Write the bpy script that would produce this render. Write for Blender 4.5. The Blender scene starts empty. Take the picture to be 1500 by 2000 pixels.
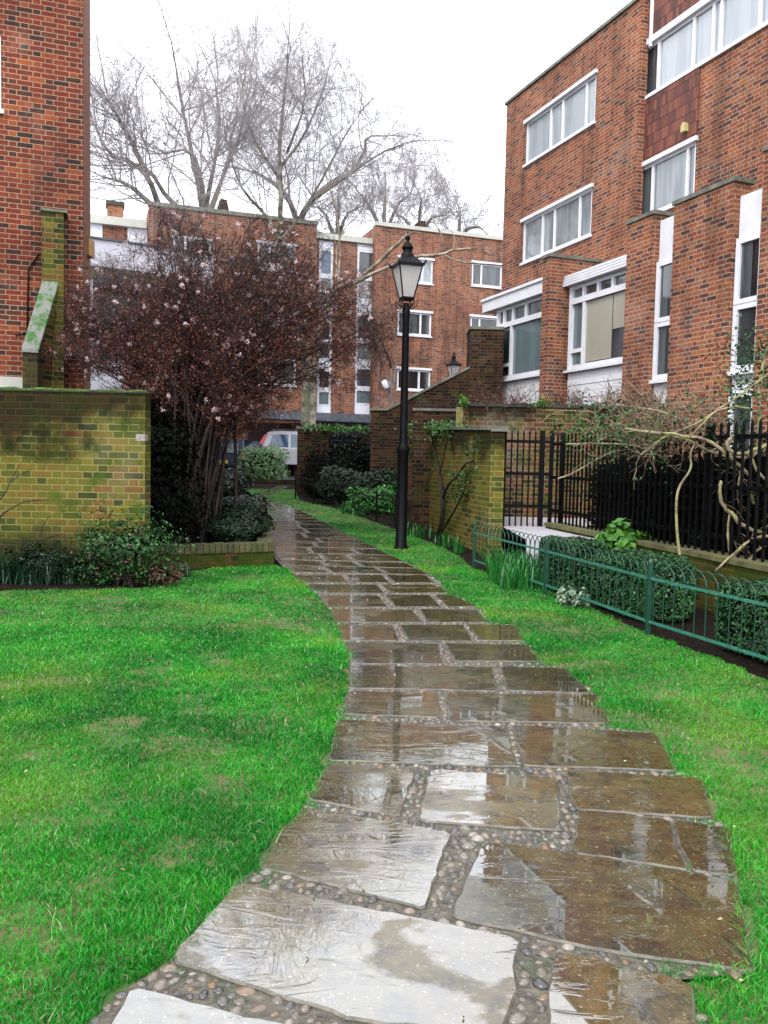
import bpy, math, random
import numpy as np
from mathutils import Vector
random.seed(7); rng = np.random.default_rng(7)
S = bpy.context.scene
rad = math.radians
# ------------------------------------------------------------------ camera
FPX = 1618.0; PITCH = rad(3.5); ROLL = rad(1.2); EYE = 1.38
fw = np.array([0, math.cos(PITCH), -math.sin(PITCH)]); u0_ = np.array([0, math.sin(PITCH), math.cos(PITCH)]); r0_ = np.array([1., 0, 0])
rt = r0_*math.cos(ROLL)+u0_*math.sin(ROLL); up = u0_*math.cos(ROLL)-r0_*math.sin(ROLL)
CAM = np.array([0, 0, EYE])
cd = bpy.data.cameras.new('camera'); cam = bpy.data.objects.new('camera', cd); S.collection.objects.link(cam)
from mathutils import Matrix
cam.matrix_world = Matrix(((rt[0], up[0], -fw[0], 0), (rt[1], up[1], -fw[1], 0), (rt[2], up[2], -fw[2], EYE), (0, 0, 0, 1)))
cd.sensor_fit = 'VERTICAL'; cd.sensor_height = 36; cd.sensor_width = 27; cd.lens = FPX/2000*36
cd.clip_start = .05; cd.clip_end = 2000
S.camera = cam
# ------------------------------------------------------------------ world, sun, exposure
SUN_EL = rad(48); SUN_AZ = rad(205)
w = bpy.data.worlds.new('World'); S.world = w; w.use_nodes = True
nt = w.node_tree; nt.nodes.clear()
sky = nt.nodes.new('ShaderNodeTexSky'); sky.sky_type = 'NISHITA'; sky.sun_disc = False; sky.sun_elevation = SUN_EL; sky.sun_rotation = SUN_AZ; sky.dust_density = 4
tc = nt.nodes.new('ShaderNodeTexCoord'); nz = nt.nodes.new('ShaderNodeTexNoise'); nz.inputs['Scale'].default_value = 2.2; nz.inputs['Detail'].default_value = 5
cr = nt.nodes.new('ShaderNodeValToRGB'); cr.color_ramp.elements[0].position = .35; cr.color_ramp.elements[0].color = (9.7, 10.2, 11.3, 1); cr.color_ramp.elements[1].position = .65; cr.color_ramp.elements[1].color = (13.3, 13.8, 14.9, 1)
mx = nt.nodes.new('ShaderNodeMixRGB'); mx.inputs[0].default_value = .93
bg = nt.nodes.new('ShaderNodeBackground'); bg.inputs[1].default_value = .12
wo = nt.nodes.new('ShaderNodeOutputWorld')
L = nt.links.new
L(tc.outputs['Generated'], nz.inputs['Vector']); L(nz.outputs['Fac'], cr.inputs[0]); L(sky.outputs[0], mx.inputs[1]); L(cr.outputs[0], mx.inputs[2]); L(mx.outputs[0], bg.inputs[0]); L(bg.outputs[0], wo.inputs[0])
sd = bpy.data.lights.new('sun', 'SUN'); sd.energy = 1.2; sd.angle = rad(25); sd.color = (1, .96, .9)
sun = bpy.data.objects.new('sun', sd); S.collection.objects.link(sun)
sdir = Vector((math.sin(SUN_AZ)*math.cos(SUN_EL), math.cos(SUN_AZ)*math.cos(SUN_EL), math.sin(SUN_EL)))
sun.rotation_euler = sdir.to_track_quat('Z', 'Y').to_euler()
S.view_settings.view_transform = 'Standard'; S.view_settings.look = 'None'; S.view_settings.exposure = 1.02; S.view_settings.gamma = 1
S.cycles.max_bounces = 5; S.cycles.diffuse_bounces = 1; S.cycles.glossy_bounces = 3; S.cycles.transmission_bounces = 3; S.cycles.transparent_max_bounces = 6
# ------------------------------------------------------------------ measuring helpers (image ray -> point at a known depth / on the ground)
def terr(Y):
    return 0.03*max(0., min(Y, 36.)-11.)
def ray(x, y): return fw+(x-750)/FPX*rt+(1000-y)/FPX*up
def G(x, y, z=0.):
    d = ray(x, y); return CAM+d*((z-EYE)/d[2])
def GT(x, y):
    z = 0.
    for _ in range(30):
        p = G(x, y, z); z = .5*z+.5*terr(p[1])
    return p
def D(x, y, Y):
    d = ray(x, y); return CAM+d*(Y/d[1])
def proj(p):
    q = np.asarray(p, float)-CAM; k = q@fw
    return 750+FPX*(q@rt)/k, 1000-FPX*(q@up)/k
class Fr:
    """vertical facade frame: u along the wall, v outwards, z up"""
    def __init__(s, o, d, n): s.o = np.array(o[:2], float); s.d = np.array(d, float); s.n = np.array(n, float)
    def pt(s, u, v, z): q = s.o+s.d*u+s.n*v; return (q[0], q[1], z)
    def px(s, x, y, v=0.):
        d = ray(x, y); o = s.o+s.n*v; t = ((o-CAM[:2])@s.n)/(d[:2]@s.n); p = CAM+d*t
        return float((p[:2]-o)@s.d), float(p[2])
# ------------------------------------------------------------------ mesh builder
class MB:
    def __init__(s): s.V = []; s.F = []; s.n = 0
    def add(s, V, F, sm=False, mi=0):
        V = np.asarray(V, float).reshape(-1, 3)
        if isinstance(F, np.ndarray): s.F.append((F+s.n, sm, mi))
        else:
            by = {}
            for f in F: by.setdefault(len(f), []).append(f)
            for k, l in by.items(): s.F.append((np.array(l, int)+s.n, sm, mi))
        s.V.append(V); s.n += len(V)
        return s
    def box(s, a, b, mi=0):
        x0, y0, z0 = a; x1, y1, z1 = b
        return s.add([(x0, y0, z0), (x1, y0, z0), (x1, y1, z0), (x0, y1, z0), (x0, y0, z1), (x1, y0, z1), (x1, y1, z1), (x0, y1, z1)], BOXF, False, mi)
    def fbox(s, F, u0, u1, v0, v1, z0, z1, mi=0):
        P = F.pt
        return s.add([P(u0, v0, z0), P(u1, v0, z0), P(u1, v1, z0), P(u0, v1, z0), P(u0, v0, z1), P(u1, v0, z1), P(u1, v1, z1), P(u0, v1, z1)], BOXF, False, mi)
    def fpoly(s, F, uz, v0, v1, mi=0):
        n = len(uz); V = [F.pt(u, v0, z) for u, z in uz]+[F.pt(u, v1, z) for u, z in uz]
        Fs = [tuple(range(n)), tuple(range(2*n-1, n-1, -1))]+[(i, (i+1) % n, n+(i+1) % n, n+i) for i in range(n)]
        return s.add(V, Fs, False, mi)
    def prism(s, xy, z0, z1, mi=0):
        n = len(xy); V = [(x, y, z0) for x, y in xy]+[(x, y, z1) for x, y in xy]
        Fs = [tuple(range(n)), tuple(range(2*n-1, n-1, -1))]+[(i, (i+1) % n, n+(i+1) % n, n+i) for i in range(n)]
        return s.add(V, Fs, False, mi)
    def wall(s, F, u0, u1, z0, z1, v, holes=(), rev=.1, mi=0):
        us = sorted({u0, u1, *[min(max(h[0], u0), u1) for h in holes], *[min(max(h[1], u0), u1) for h in holes]})
        zs = sorted({z0, z1, *[min(max(h[2], z0), z1) for h in holes], *[min(max(h[3], z0), z1) for h in holes]})
        for a, b in zip(us, us[1:]):
            for c, d in zip(zs, zs[1:]):
                m = ((a+b)/2, (c+d)/2)
                if any(h[0] < m[0] < h[1] and h[2] < m[1] < h[3] for h in holes): continue
                s.add([F.pt(a, v, c), F.pt(b, v, c), F.pt(b, v, d), F.pt(a, v, d)], [(0, 1, 2, 3)], False, mi)
        for h in holes:
            a, b, c, d = h[:4]; P = F.pt
            V = [P(a, v, c), P(b, v, c), P(b, v, d), P(a, v, d), P(a, v-rev, c), P(b, v-rev, c), P(b, v-rev, d), P(a, v-rev, d)]
            s.add(V, [(0, 1, 5, 4), (1, 2, 6, 5), (2, 3, 7, 6), (3, 0, 4, 7)], False, mi)
        return s
    def lathe(s, c, prof, k=16, mi=0, rot=0., sm=True):
        a = np.arange(k)*2*math.pi/k+rot; V = []
        for r, z in prof: V.append(np.stack([c[0]+r*np.cos(a), c[1]+r*np.sin(a), np.full(k, c[2]+z)], 1))
        Fs = []
        for i in range(len(prof)-1):
            for j in range(k): Fs.append((i*k+j, i*k+(j+1) % k, (i+1)*k+(j+1) % k, (i+1)*k+j))
        n = len(prof)
        s.add(np.concatenate(V), np.array(Fs), sm, mi)
        s.add(V[0], [tuple(range(k))], False, mi); s.add(V[-1], [tuple(range(k))], False, mi)
        return s
    def bar(s, p, q, w, h=None, mi=0):
        p = np.array(p, float); q = np.array(q, float); t = q-p; l = np.linalg.norm(t); t /= l; h = h or w
        ref = np.array([0, 0, 1.]) if abs(t[2]) < .9 else np.array([1., 0, 0])
        a = np.cross(t, ref); a /= np.linalg.norm(a); b = np.cross(t, a)
        a = a*w/2; b = b*h/2
        return s.add([p-a-b, p+a-b, p+a+b, p-a+b, q-a-b, q+a-b, q+a+b, q-a+b], BOXF, False, mi)
    def build(s, name, mats, parent=None):
        me = bpy.data.meshes.new(name)
        V = np.concatenate(s.V) if s.V else np.zeros((0, 3))
        me.vertices.add(len(V)); me.vertices.foreach_set('co', V.ravel())
        tot = np.concatenate([np.full(len(f), f.shape[1]) for f, _, _ in s.F]); loops = np.concatenate([f.ravel() for f, _, _ in s.F])
        sm = np.concatenate([np.full(len(f), m) for f, m, _ in s.F]); mi = np.concatenate([np.full(len(f), m) for f, _, m in s.F])
        st = np.concatenate([[0], np.cumsum(tot)[:-1]])
        me.loops.add(len(loops)); me.loops.foreach_set('vertex_index', loops.astype(np.int32))
        me.polygons.add(len(tot)); me.polygons.foreach_set('loop_start', st.astype(np.int32)); me.polygons.foreach_set('loop_total', tot.astype(np.int32))
        me.polygons.foreach_set('use_smooth', sm.astype(bool)); me.polygons.foreach_set('material_index', mi.astype(np.int32))
        me.update(calc_edges=True); me.validate()
        for m in (mats if isinstance(mats, (list, tuple)) else [mats]): me.materials.append(m)
        o = bpy.data.objects.new(name, me); S.collection.objects.link(o)
        if parent is not None: o.parent = parent; o.matrix_parent_inverse = Matrix.Translation(-Vector(parent.location))
        return o
BOXF = np.array([(0, 3, 2, 1), (4, 5, 6, 7), (0, 1, 5, 4), (1, 2, 6, 5), (2, 3, 7, 6), (3, 0, 4, 7)])
def tag(o, label=None, cat=None, group=None, kind=None):
    if label: o['label'] = label
    if cat: o['category'] = cat
    if group: o['group'] = group
    if kind: o['kind'] = kind
    return o
def thing(name, loc, label, cat, group=None):
    o = bpy.data.objects.new(name, None); S.collection.objects.link(o); o.location = tuple(float(c) for c in loc); o.empty_display_size = .2
    return tag(o, label, cat, group)
class Tubes:
    def __init__(s): s.g = {}
    def add(s, pts, r0, r1, k=4):
        pts = np.asarray(pts, float); n = len(pts)
        s.g.setdefault((n, k), []).append((pts, np.linspace(r0, r1, n) if np.ndim(r0) == 0 else np.asarray(r0)))
    def into(s, mb, mi=0):
        for (n, k), l in s.g.items():
            P = np.stack([a for a, _ in l]); Rr = np.stack([b for _, b in l])
            T = np.gradient(P, axis=1); T /= np.linalg.norm(T, axis=2, keepdims=True)+1e-9
            ref = np.array([.31, .52, .79]); A = np.cross(T, ref); A /= np.linalg.norm(A, axis=2, keepdims=True)+1e-9; B = np.cross(T, A)
            a = np.arange(k)*2*math.pi/k
            ring = P[:, :, None, :]+Rr[:, :, None, None]*(A[:, :, None, :]*np.cos(a)[None, None, :, None]+B[:, :, None, :]*np.sin(a)[None, None, :, None])
            V = ring.reshape(-1, 3); m = len(l)
            i, j, q = np.meshgrid(np.arange(m), np.arange(n-1), np.arange(k), indexing='ij')
            b0 = i*n*k+j*k; F = np.stack([b0+q, b0+(q+1) % k, b0+k+(q+1) % k, b0+k+q], -1).reshape(-1, 4)
            mb.add(V, F, True, mi)
        return mb
def nrm(v): v = np.asarray(v, float); return v/(np.linalg.norm(v)+1e-9)
# ------------------------------------------------------------------ materials
class NM:
    def __init__(s, name):
        s.m = bpy.data.materials.new(name); s.m.use_nodes = True; s.t = s.m.node_tree; s.t.nodes.clear()
        s.out = s.n('ShaderNodeOutputMaterial'); s.b = s.n('ShaderNodeBsdfPrincipled'); s.l(s.b.outputs[0], s.out.inputs[0])
        s.geo = None
    def n(s, t): return s.t.nodes.new(t)
    def l(s, a, b): s.t.links.new(a, b)
    def set(s, i, v):
        if hasattr(v, 'is_output'): s.l(v, i)
        else: i.default_value = v
    def math(s, op, a, b=0., c=None, clamp=False):
        x = s.n('ShaderNodeMath'); x.operation = op; x.use_clamp = clamp; s.set(x.inputs[0], a); s.set(x.inputs[1], b)
        if c is not None: s.set(x.inputs[2], c)
        return x.outputs[0]
    def vm(s, op, a, b=None):
        x = s.n('ShaderNodeVectorMath'); x.operation = op; s.set(x.inputs[0], a)
        if b is not None: s.set(x.inputs[1], b)
        return x.outputs['Value'] if op in ('DOT_PRODUCT', 'LENGTH') else x.outputs[0]
    def G(s, o='Position'):
        if not s.geo: s.geo = s.n('ShaderNodeNewGeometry')
        return s.geo.outputs[o]
    def xyz(s, v): x = s.n('ShaderNodeSeparateXYZ'); s.l(v, x.inputs[0]); return x.outputs
    def comb(s, a, b, c=0.): x = s.n('ShaderNodeCombineXYZ'); s.set(x.inputs[0], a); s.set(x.inputs[1], b); s.set(x.inputs[2], c); return x.outputs[0]
    def noise(s, sc, det=3, vec=None, rough=.55, dist=0.):
        x = s.n('ShaderNodeTexNoise'); x.inputs['Scale'].default_value = sc; x.inputs['Detail'].default_value = det; x.inputs['Roughness'].default_value = rough; x.inputs['Distortion'].default_value = dist
        s.l(vec if vec is not None else s.G(), x.inputs['Vector']); return x.outputs['Fac']
    def white(s, vec): x = s.n('ShaderNodeTexWhiteNoise'); s.l(vec, x.inputs['Vector']); return x.outputs['Value']
    def ramp(s, f, stops, interp='LINEAR'):
        x = s.n('ShaderNodeValToRGB'); r = x.color_ramp; r.interpolation = interp
        while len(r.elements) < len(stops): r.elements.new(.5)
        for e, (p, c) in zip(r.elements, stops): e.position = p; e.color = (*c, 1) if len(c) == 3 else c
        s.l(f, x.inputs[0]); return x.outputs[0]
    def sstep(s, f, a, b): 
        x = s.n('ShaderNodeMapRange'); x.interpolation_type = 'SMOOTHSTEP'; s.set(x.inputs[0], f); x.inputs[1].default_value = a; x.inputs[2].default_value = b; return x.outputs[0]
    def mix(s, f, a, b, mode='MIX'):
        x = s.n('ShaderNodeMixRGB'); x.blend_type = mode; s.set(x.inputs[0], f)
        for i, v in ((1, a), (2, b)):
            if hasattr(v, 'is_output'): s.l(v, x.inputs[i])
            else: x.inputs[i].default_value = (*v, 1)
        return x.outputs[0]
    def col(s, c):
        if hasattr(c, 'is_output'): s.l(c, s.b.inputs['Base Color'])
        else: s.b.inputs['Base Color'].default_value = (*c, 1)
        return s
    def rough(s, v): s.set(s.b.inputs['Roughness'], v); return s
    def bump(s, h, d=.01, st=1.):
        x = s.n('ShaderNodeBump'); x.inputs['Distance'].default_value = d; x.inputs['Strength'].default_value = st; s.l(h, x.inputs['Height']); s.l(x.outputs[0], s.b.inputs['Normal']); return s
def brick_mat(name, ramp, mortar, moss=0., stain=0., yellow=0., tone=1., topz=None, mw=.0065, rough=.8, darktop=None, darkbot=0):
    m = NM(name); P = m.G(); N = m.G('True Normal'); p = m.xyz(P); n = m.xyz(N)
    flat = m.math('GREATER_THAN', m.math('ABSOLUTE', n[2]), .7)
    T = m.vm('NORMALIZE', m.vm('CROSS_PRODUCT', (0, 0, 1), N))
    wob = m.noise(14, 2); wv = m.math('MULTIPLY', m.math('SUBTRACT', wob, .5), .006)
    uw = m.vm('DOT_PRODUCT', P, T)
    u = m.math('ADD', m.math('ADD', m.math('MULTIPLY', uw, m.math('SUBTRACT', 1., flat)), m.math('MULTIPLY', p[0], flat)), wv)
    v = m.math('ADD', m.math('ADD', m.math('MULTIPLY', p[2], m.math('SUBTRACT', 1., flat)), m.math('MULTIPLY', p[1], flat)), wv)
    vr = m.math('DIVIDE', v, .075); row = m.math('FLOOR', vr); fv = m.math('FRACT', vr)
    uu = m.math('ADD', m.math('DIVIDE', u, .3375), m.math('MULTIPLY', row, .5)); cell = m.math('FLOOR', uu); f = m.math('FRACT', uu)
    hd = m.math('GREATER_THAN', f, .6667)
    fs = m.math('MULTIPLY', f, .3375)                      # metres in cell
    a = m.math('SUBTRACT', fs, m.math('MULTIPLY', hd, .225)); wd = m.math('SUBTRACT', .225, m.math('MULTIPLY', hd, .1125))
    du = m.math('MINIMUM', a, m.math('SUBTRACT', wd, a)); dv = m.math('MULTIPLY', m.math('MINIMUM', fv, m.math('SUBTRACT', 1., fv)), .075)
    d = m.math('MINIMUM', du, dv); mask = m.sstep(d, mw-.002, mw+.002)
    idv = m.comb(m.math('ADD', cell, m.math('MULTIPLY', hd, .5)), row, m.math('ROUND', m.math('MULTIPLY', m.vm('DOT_PRODUCT', P, N), 2.)))
    wn = m.white(idv)
    c = m.ramp(wn, ramp)
    fine = m.noise(60, 4); c = m.mix(.75, c, m.ramp(fine, [(.25, (.55, .55, .55)), (.75, (1.25, 1.25, 1.25))]), 'MULTIPLY')
    mc = m.mix(.6, mortar, m.ramp(m.noise(20, 3), [(.3, (.6, .6, .6)), (.7, (1.2, 1.2, 1.2))]), 'MULTIPLY')
    c = m.mix(mask, mc, c)
    big = m.noise(.9, 5, rough=.6)
    c = m.mix(.8, c, m.ramp(big, [(.3, (.62, .6, .62)), (.7, (1.22, 1.18, 1.14))]), 'MULTIPLY')
    c = m.mix(m.math('MULTIPLY', m.sstep(m.noise(.6, 6, rough=.72), .54, .72), .22), c, (.4, .34, .3))
    if yellow:
        y = m.sstep(m.noise(1.3, 5, rough=.65), .5-yellow*.35, .62); c = m.mix(m.math('MULTIPLY', y, .8), c, m.mix(mask, (.2, .19, .06), m.mix(wn, (.06, .075, .012), (.15, .125, .02))))
    if moss:
        g = m.sstep(m.noise(3.2, 6, rough=.7), .62-moss*.3, .72-moss*.15); c = m.mix(m.math('MULTIPLY', g, .85), c, (.045, .08, .01))
    if stain:
        st = m.noise(1., 4, vec=m.vm('MULTIPLY', P, (2.6, 2.6, .35)), rough=.6); c = m.mix(m.math('MULTIPLY', m.sstep(st, .45, .7), stain), c, (.025, .02, .017))
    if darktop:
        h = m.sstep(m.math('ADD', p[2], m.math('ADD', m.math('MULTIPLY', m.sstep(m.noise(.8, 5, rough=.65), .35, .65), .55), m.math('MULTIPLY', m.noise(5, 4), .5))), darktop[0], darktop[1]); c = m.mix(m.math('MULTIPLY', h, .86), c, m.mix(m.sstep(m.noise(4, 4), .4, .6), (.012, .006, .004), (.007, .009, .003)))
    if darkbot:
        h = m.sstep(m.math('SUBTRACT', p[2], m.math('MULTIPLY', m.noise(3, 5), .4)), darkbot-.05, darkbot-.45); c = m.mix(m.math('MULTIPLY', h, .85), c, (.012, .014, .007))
    c = m.mix(1., c, (tone, tone, tone), 'MULTIPLY')
    m.col(c); m.rough(rough); m.bump(m.math('ADD', mask, m.math('MULTIPLY', fine, .5)), .006, .7)
    m.b.inputs['Specular IOR Level'].default_value = .08
    return m.m
RED = [(0, (.05, .028, .028)), (.12, (.13, .04, .028)), (.3, (.22, .055, .028)), (.5, (.28, .075, .033)), (.7, (.33, .1, .04)), (.88, (.27, .11, .055)), (.95, (.42, .13, .035)), (1, (.1, .06, .05))]
REDR = [(0, (.07, .045, .045)), (.12, (.14, .06, .048)), (.3, (.23, .07, .042)), (.5, (.29, .09, .045)), (.7, (.33, .115, .055)), (.88, (.27, .13, .075)), (.95, (.38, .13, .045)), (1, (.12, .08, .07))]
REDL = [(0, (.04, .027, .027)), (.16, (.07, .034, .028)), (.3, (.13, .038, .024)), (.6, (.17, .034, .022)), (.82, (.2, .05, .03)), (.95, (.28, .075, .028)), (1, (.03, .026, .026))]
YEL = [(0, (.018, .024, .018)), (.22, (.03, .036, .016)), (.32, (.09, .085, .018)), (.45, (.19, .155, .022)), (.6, (.1, .105, .015)), (.75, (.15, .07, .025)), (.88, (.2, .045, .025)), (1, (.06, .022, .018))]
BR_R = brick_mat('brick_red', REDR, (.42, .3, .22), stain=.38, mw=.0072, tone=.92)
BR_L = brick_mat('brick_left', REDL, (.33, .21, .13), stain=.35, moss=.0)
BR_B = brick_mat('brick_back', REDR, (.36, .27, .21), stain=.5, tone=.92, mw=.0075)
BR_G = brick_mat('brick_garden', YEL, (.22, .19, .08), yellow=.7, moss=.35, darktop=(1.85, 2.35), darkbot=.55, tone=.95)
BR_G2 = brick_mat('brick_garden_low', YEL, (.13, .12, .06), yellow=.3, moss=.6, tone=.55)
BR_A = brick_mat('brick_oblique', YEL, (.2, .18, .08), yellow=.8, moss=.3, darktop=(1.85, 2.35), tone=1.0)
BR_D = brick_mat('brick_dark', [(0, (.02, .018, .015)), (.4, (.05, .026, .02)), (.7, (.09, .035, .022)), (1, (.12, .08, .03))], (.14, .1, .06), moss=.3, stain=.75, tone=.6)
BR_T = brick_mat('brick_terrace', [(0, (.03, .03, .02)), (.3, (.08, .07, .02)), (.6, (.15, .1, .03)), (.85, (.2, .07, .03)), (1, (.05, .03, .025))], (.24, .2, .12), moss=.3, darktop=(2.5, 2.9), tone=.8)
def simple(name, c, r=.5, var=.15, sc=8, spec=.5, bump=0., metal=0.):
    m = NM(name); k = m.noise(sc, 4); m.col(m.mix(1., c, m.ramp(k, [(.3, (1-var,)*3), (.7, (1+var,)*3)]), 'MULTIPLY')); m.rough(r)
    m.b.inputs['Specular IOR Level'].default_value = spec; m.b.inputs['Metallic'].default_value = metal
    if bump: m.bump(m.noise(sc*4, 4), bump)
    return m.m
WHITE = simple('white_paint', (.66, .66, .69), .45, .07, 3)
WHITE2 = simple('white_render', (.76, .77, .84), .8, .1, 1.2, bump=.002)
CREAM = simple('cream_blind', (.3, .28, .22), .25, .05, 2)
COPING = simple('coping', (.12, .125, .095), .7, .45, 6, bump=.004)
COPDARK = simple('coping_dark', (.03, .03, .02), .7, .45, 6, bump=.004)
FASCIA = simple('fascia', (.42, .42, .36), .6, .12, 2)
BLACK = simple('black_iron', (.0025, .0025, .003), .5, .3, 30, bump=.0008, spec=.12)
GREENI = simple('green_iron', (.004, .04, .022), .38, .3, 20, bump=.0008)
GREENL = simple('green_iron_lit_rail', (.03, .14, .1), .3, .25, 20)  # paler green paints the highlight along the rails
LEAD = simple('lead_grey', (.1, .11, .13), .5, .4, 5)
def tile_mat():
    m = NM('tile_hanging'); P = m.G(); p = m.xyz(P); n = m.G('True Normal'); T = m.vm('NORMALIZE', m.vm('CROSS_PRODUCT', (0, 0, 1), n)); u = m.vm('DOT_PRODUCT', P, T)
    r = m.math('FLOOR', m.math('DIVIDE', p[2], .22)); cu = m.math('FLOOR', m.math('ADD', m.math('DIVIDE', u, .085), m.math('MULTIPLY', r, .5)))
    fu = m.math('FRACT', m.math('ADD', m.math('DIVIDE', u, .085), m.math('MULTIPLY', r, .5))); fz = m.math('FRACT', m.math('DIVIDE', p[2], .22))
    wn = m.white(m.comb(cu, r)); c = m.ramp(wn, [(0, (.07, .022, .016)), (.5, (.15, .04, .024)), (1, (.24, .07, .038))])
    e = m.math('MULTIPLY', m.sstep(m.math('MINIMUM', fu, m.math('SUBTRACT', 1., fu)), .02, .12), m.sstep(fz, .02, .08)); c = m.mix(e, (.03, .012, .01), c)
    st = m.noise(1., 4, vec=m.vm('MULTIPLY', P, (2.6, 2.6, .3)), rough=.6); c = m.mix(m.math('MULTIPLY', m.sstep(st, .45, .68), .6), c, (.05, .02, .018))
    m.col(c); m.rough(.75); m.bump(e, .01, .6); return m.m
TILE = tile_mat()
def pane_mat(name, c, c2=None, r=.06):
    m = NM(name); f = m.noise(1.1, 2, vec=m.vm('MULTIPLY', m.G(), (3.5, 3.5, .4))); m.col(m.mix(m.sstep(f, .42, .58), c, c2 or c)); m.rough(r)
    m.b.inputs['IOR'].default_value = 1.5; m.b.inputs['Coat Weight'].default_value = .6; m.b.inputs['Coat Roughness'].default_value = .03
    m.bump(m.noise(2.5, 1), .004, .35); return m.m
P_CURT = pane_mat('pane_curtain_sky', (.2, .22, .23), (.13, .145, .155))  # pale pane colours carry both net curtain and reflected sky
P_PALE = pane_mat('pane_pale', (.32, .35, .37), (.26, .29, .31))
P_DARK = pane_mat('pane_dark', (.012, .013, .015), (.03, .03, .032))
P_MID = pane_mat('pane_mid', (.07, .085, .09), (.035, .04, .045))
P_BLUE = pane_mat('pane_blue', (.03, .06, .12), (.05, .09, .15))
P_TEAL = pane_mat('pane_teal', (.12, .17, .18), (.1, .14, .15))
def leaf_mat(name, ramp, r=.35, trans=.0, spec=.5, nsc=2.):
    m = NM(name); k = m.G('Random Per Island'); f = m.math('ADD', m.math('MULTIPLY', k, .7), m.math('MULTIPLY', m.noise(nsc, 3), .5)); f = m.math('SUBTRACT', f, .1)
    m.col(m.ramp(f, ramp)); m.rough(r); m.b.inputs['Specular IOR Level'].default_value = spec
    if trans:
        tr = m.n('ShaderNodeBsdfTranslucent'); m.l(m.b.inputs['Base Color'].links[0].from_socket, tr.inputs[0]); ms = m.n('ShaderNodeMixShader'); ms.inputs[0].default_value = trans
        m.l(m.b.outputs[0], ms.inputs[1]); m.l(tr.outputs[0], ms.inputs[2]); m.l(ms.outputs[0], m.out.inputs[0])
    return m.m
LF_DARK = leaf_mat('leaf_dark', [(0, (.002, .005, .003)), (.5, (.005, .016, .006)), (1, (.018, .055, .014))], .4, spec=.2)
LF_BLACK = leaf_mat('leaf_shade', [(0, (.0008, .001, .0008)), (.7, (.002, .003, .0015)), (1, (.008, .014, .006))], .6, spec=.06)  # near-black leaf colour carries the deep shade, also in bush cores
LF_BOX = leaf_mat('leaf_box', [(0, (.001, .008, .003)), (.5, (.005, .035, .008)), (1, (.05, .19, .035))], .35, spec=.3)
LF_IVY = leaf_mat('leaf_ivy', [(0, (.01, .05, .008)), (.5, (.035, .12, .015)), (1, (.12, .26, .05))], .35, .2)
LF_LIME = leaf_mat('leaf_lime', [(0, (.02, .12, .01)), (.5, (.07, .25, .02)), (1, (.2, .4, .05))], .4, .3)
LF_BULB = leaf_mat('leaf_bulb', [(0, (.004, .05, .01)), (.5, (.012, .15, .02)), (1, (.07, .32, .06))], .35, .25)
LF_BRIGHT = leaf_mat('leaf_bright', [(0, (.004, .05, .006)), (.5, (.03, .2, .02)), (1, (.2, .5, .12))], .4, .25)
LF_GREY = leaf_mat('leaf_grey', [(0, (.04, .1, .03)), (.5, (.11, .22, .07)), (1, (.22, .36, .16))], .5, .1)
LF_VAR = leaf_mat('leaf_variegated', [(0, (.02, .06, .03)), (.5, (.08, .15, .07)), (1, (.35, .4, .28))], .4)
LF_MIDG = leaf_mat('leaf_mid', [(0, (.003, .014, .004)), (.5, (.01, .05, .01)), (1, (.06, .19, .04))], .4, .1, spec=.25)
LF_RUST = leaf_mat('leaf_rust', [(0, (.02, .008, .006)), (.5, (.09, .03, .02)), (1, (.2, .08, .05))], .5, .1)
BUD = leaf_mat('bud_brown', [(0, (.008, .003, .0015)), (.35, (.06, .014, .007)), (.65, (.22, .05, .026)), (1, (.42, .15, .085))], .5)
PETAL = leaf_mat('petal_pink', [(0, (.6, .36, .36)), (.4, (.8, .62, .62)), (1, (.88, .8, .78))], .5, .35)
def bark_mat(name, a, b, r=.75, sc=6, lich=None):
    m = NM(name); c = m.mix(m.sstep(m.noise(sc, 5, rough=.65), .4, .62), a, b)
    if lich: c = m.mix(m.math('MULTIPLY', m.sstep(m.noise(sc*.6, 5), .5, .6), .8), c, lich)
    m.col(c); m.rough(r); m.bump(m.noise(sc*6, 4), .01); return m.m
BK_DARK = bark_mat('bark_dark', (.006, .004, .003), (.025, .016, .012))
BK_SHRUB = bark_mat('bark_shrub', (.004, .002, .0015), (.03, .011, .008))
BK_TREE = bark_mat('bark_tree', (.14, .115, .11), (.27, .23, .21), sc=2, lich=(.12, .13, .06))
BK_TWIG = bark_mat('bark_twig', (.22, .195, .195), (.34, .31, .305), sc=2)
BK_BIRCH = bark_mat('bark_birch', (.3, .29, .24), (.07, .06, .045), sc=3, lich=(.14, .16, .07))
BK_PALE = bark_mat('bark_pale', (.3, .24, .14), (.13, .10, .06), sc=9, lich=(.24, .25, .08))
BK_TAN = bark_mat('bark_tan', (.28, .2, .12), (.12, .08, .05), sc=9)
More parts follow.
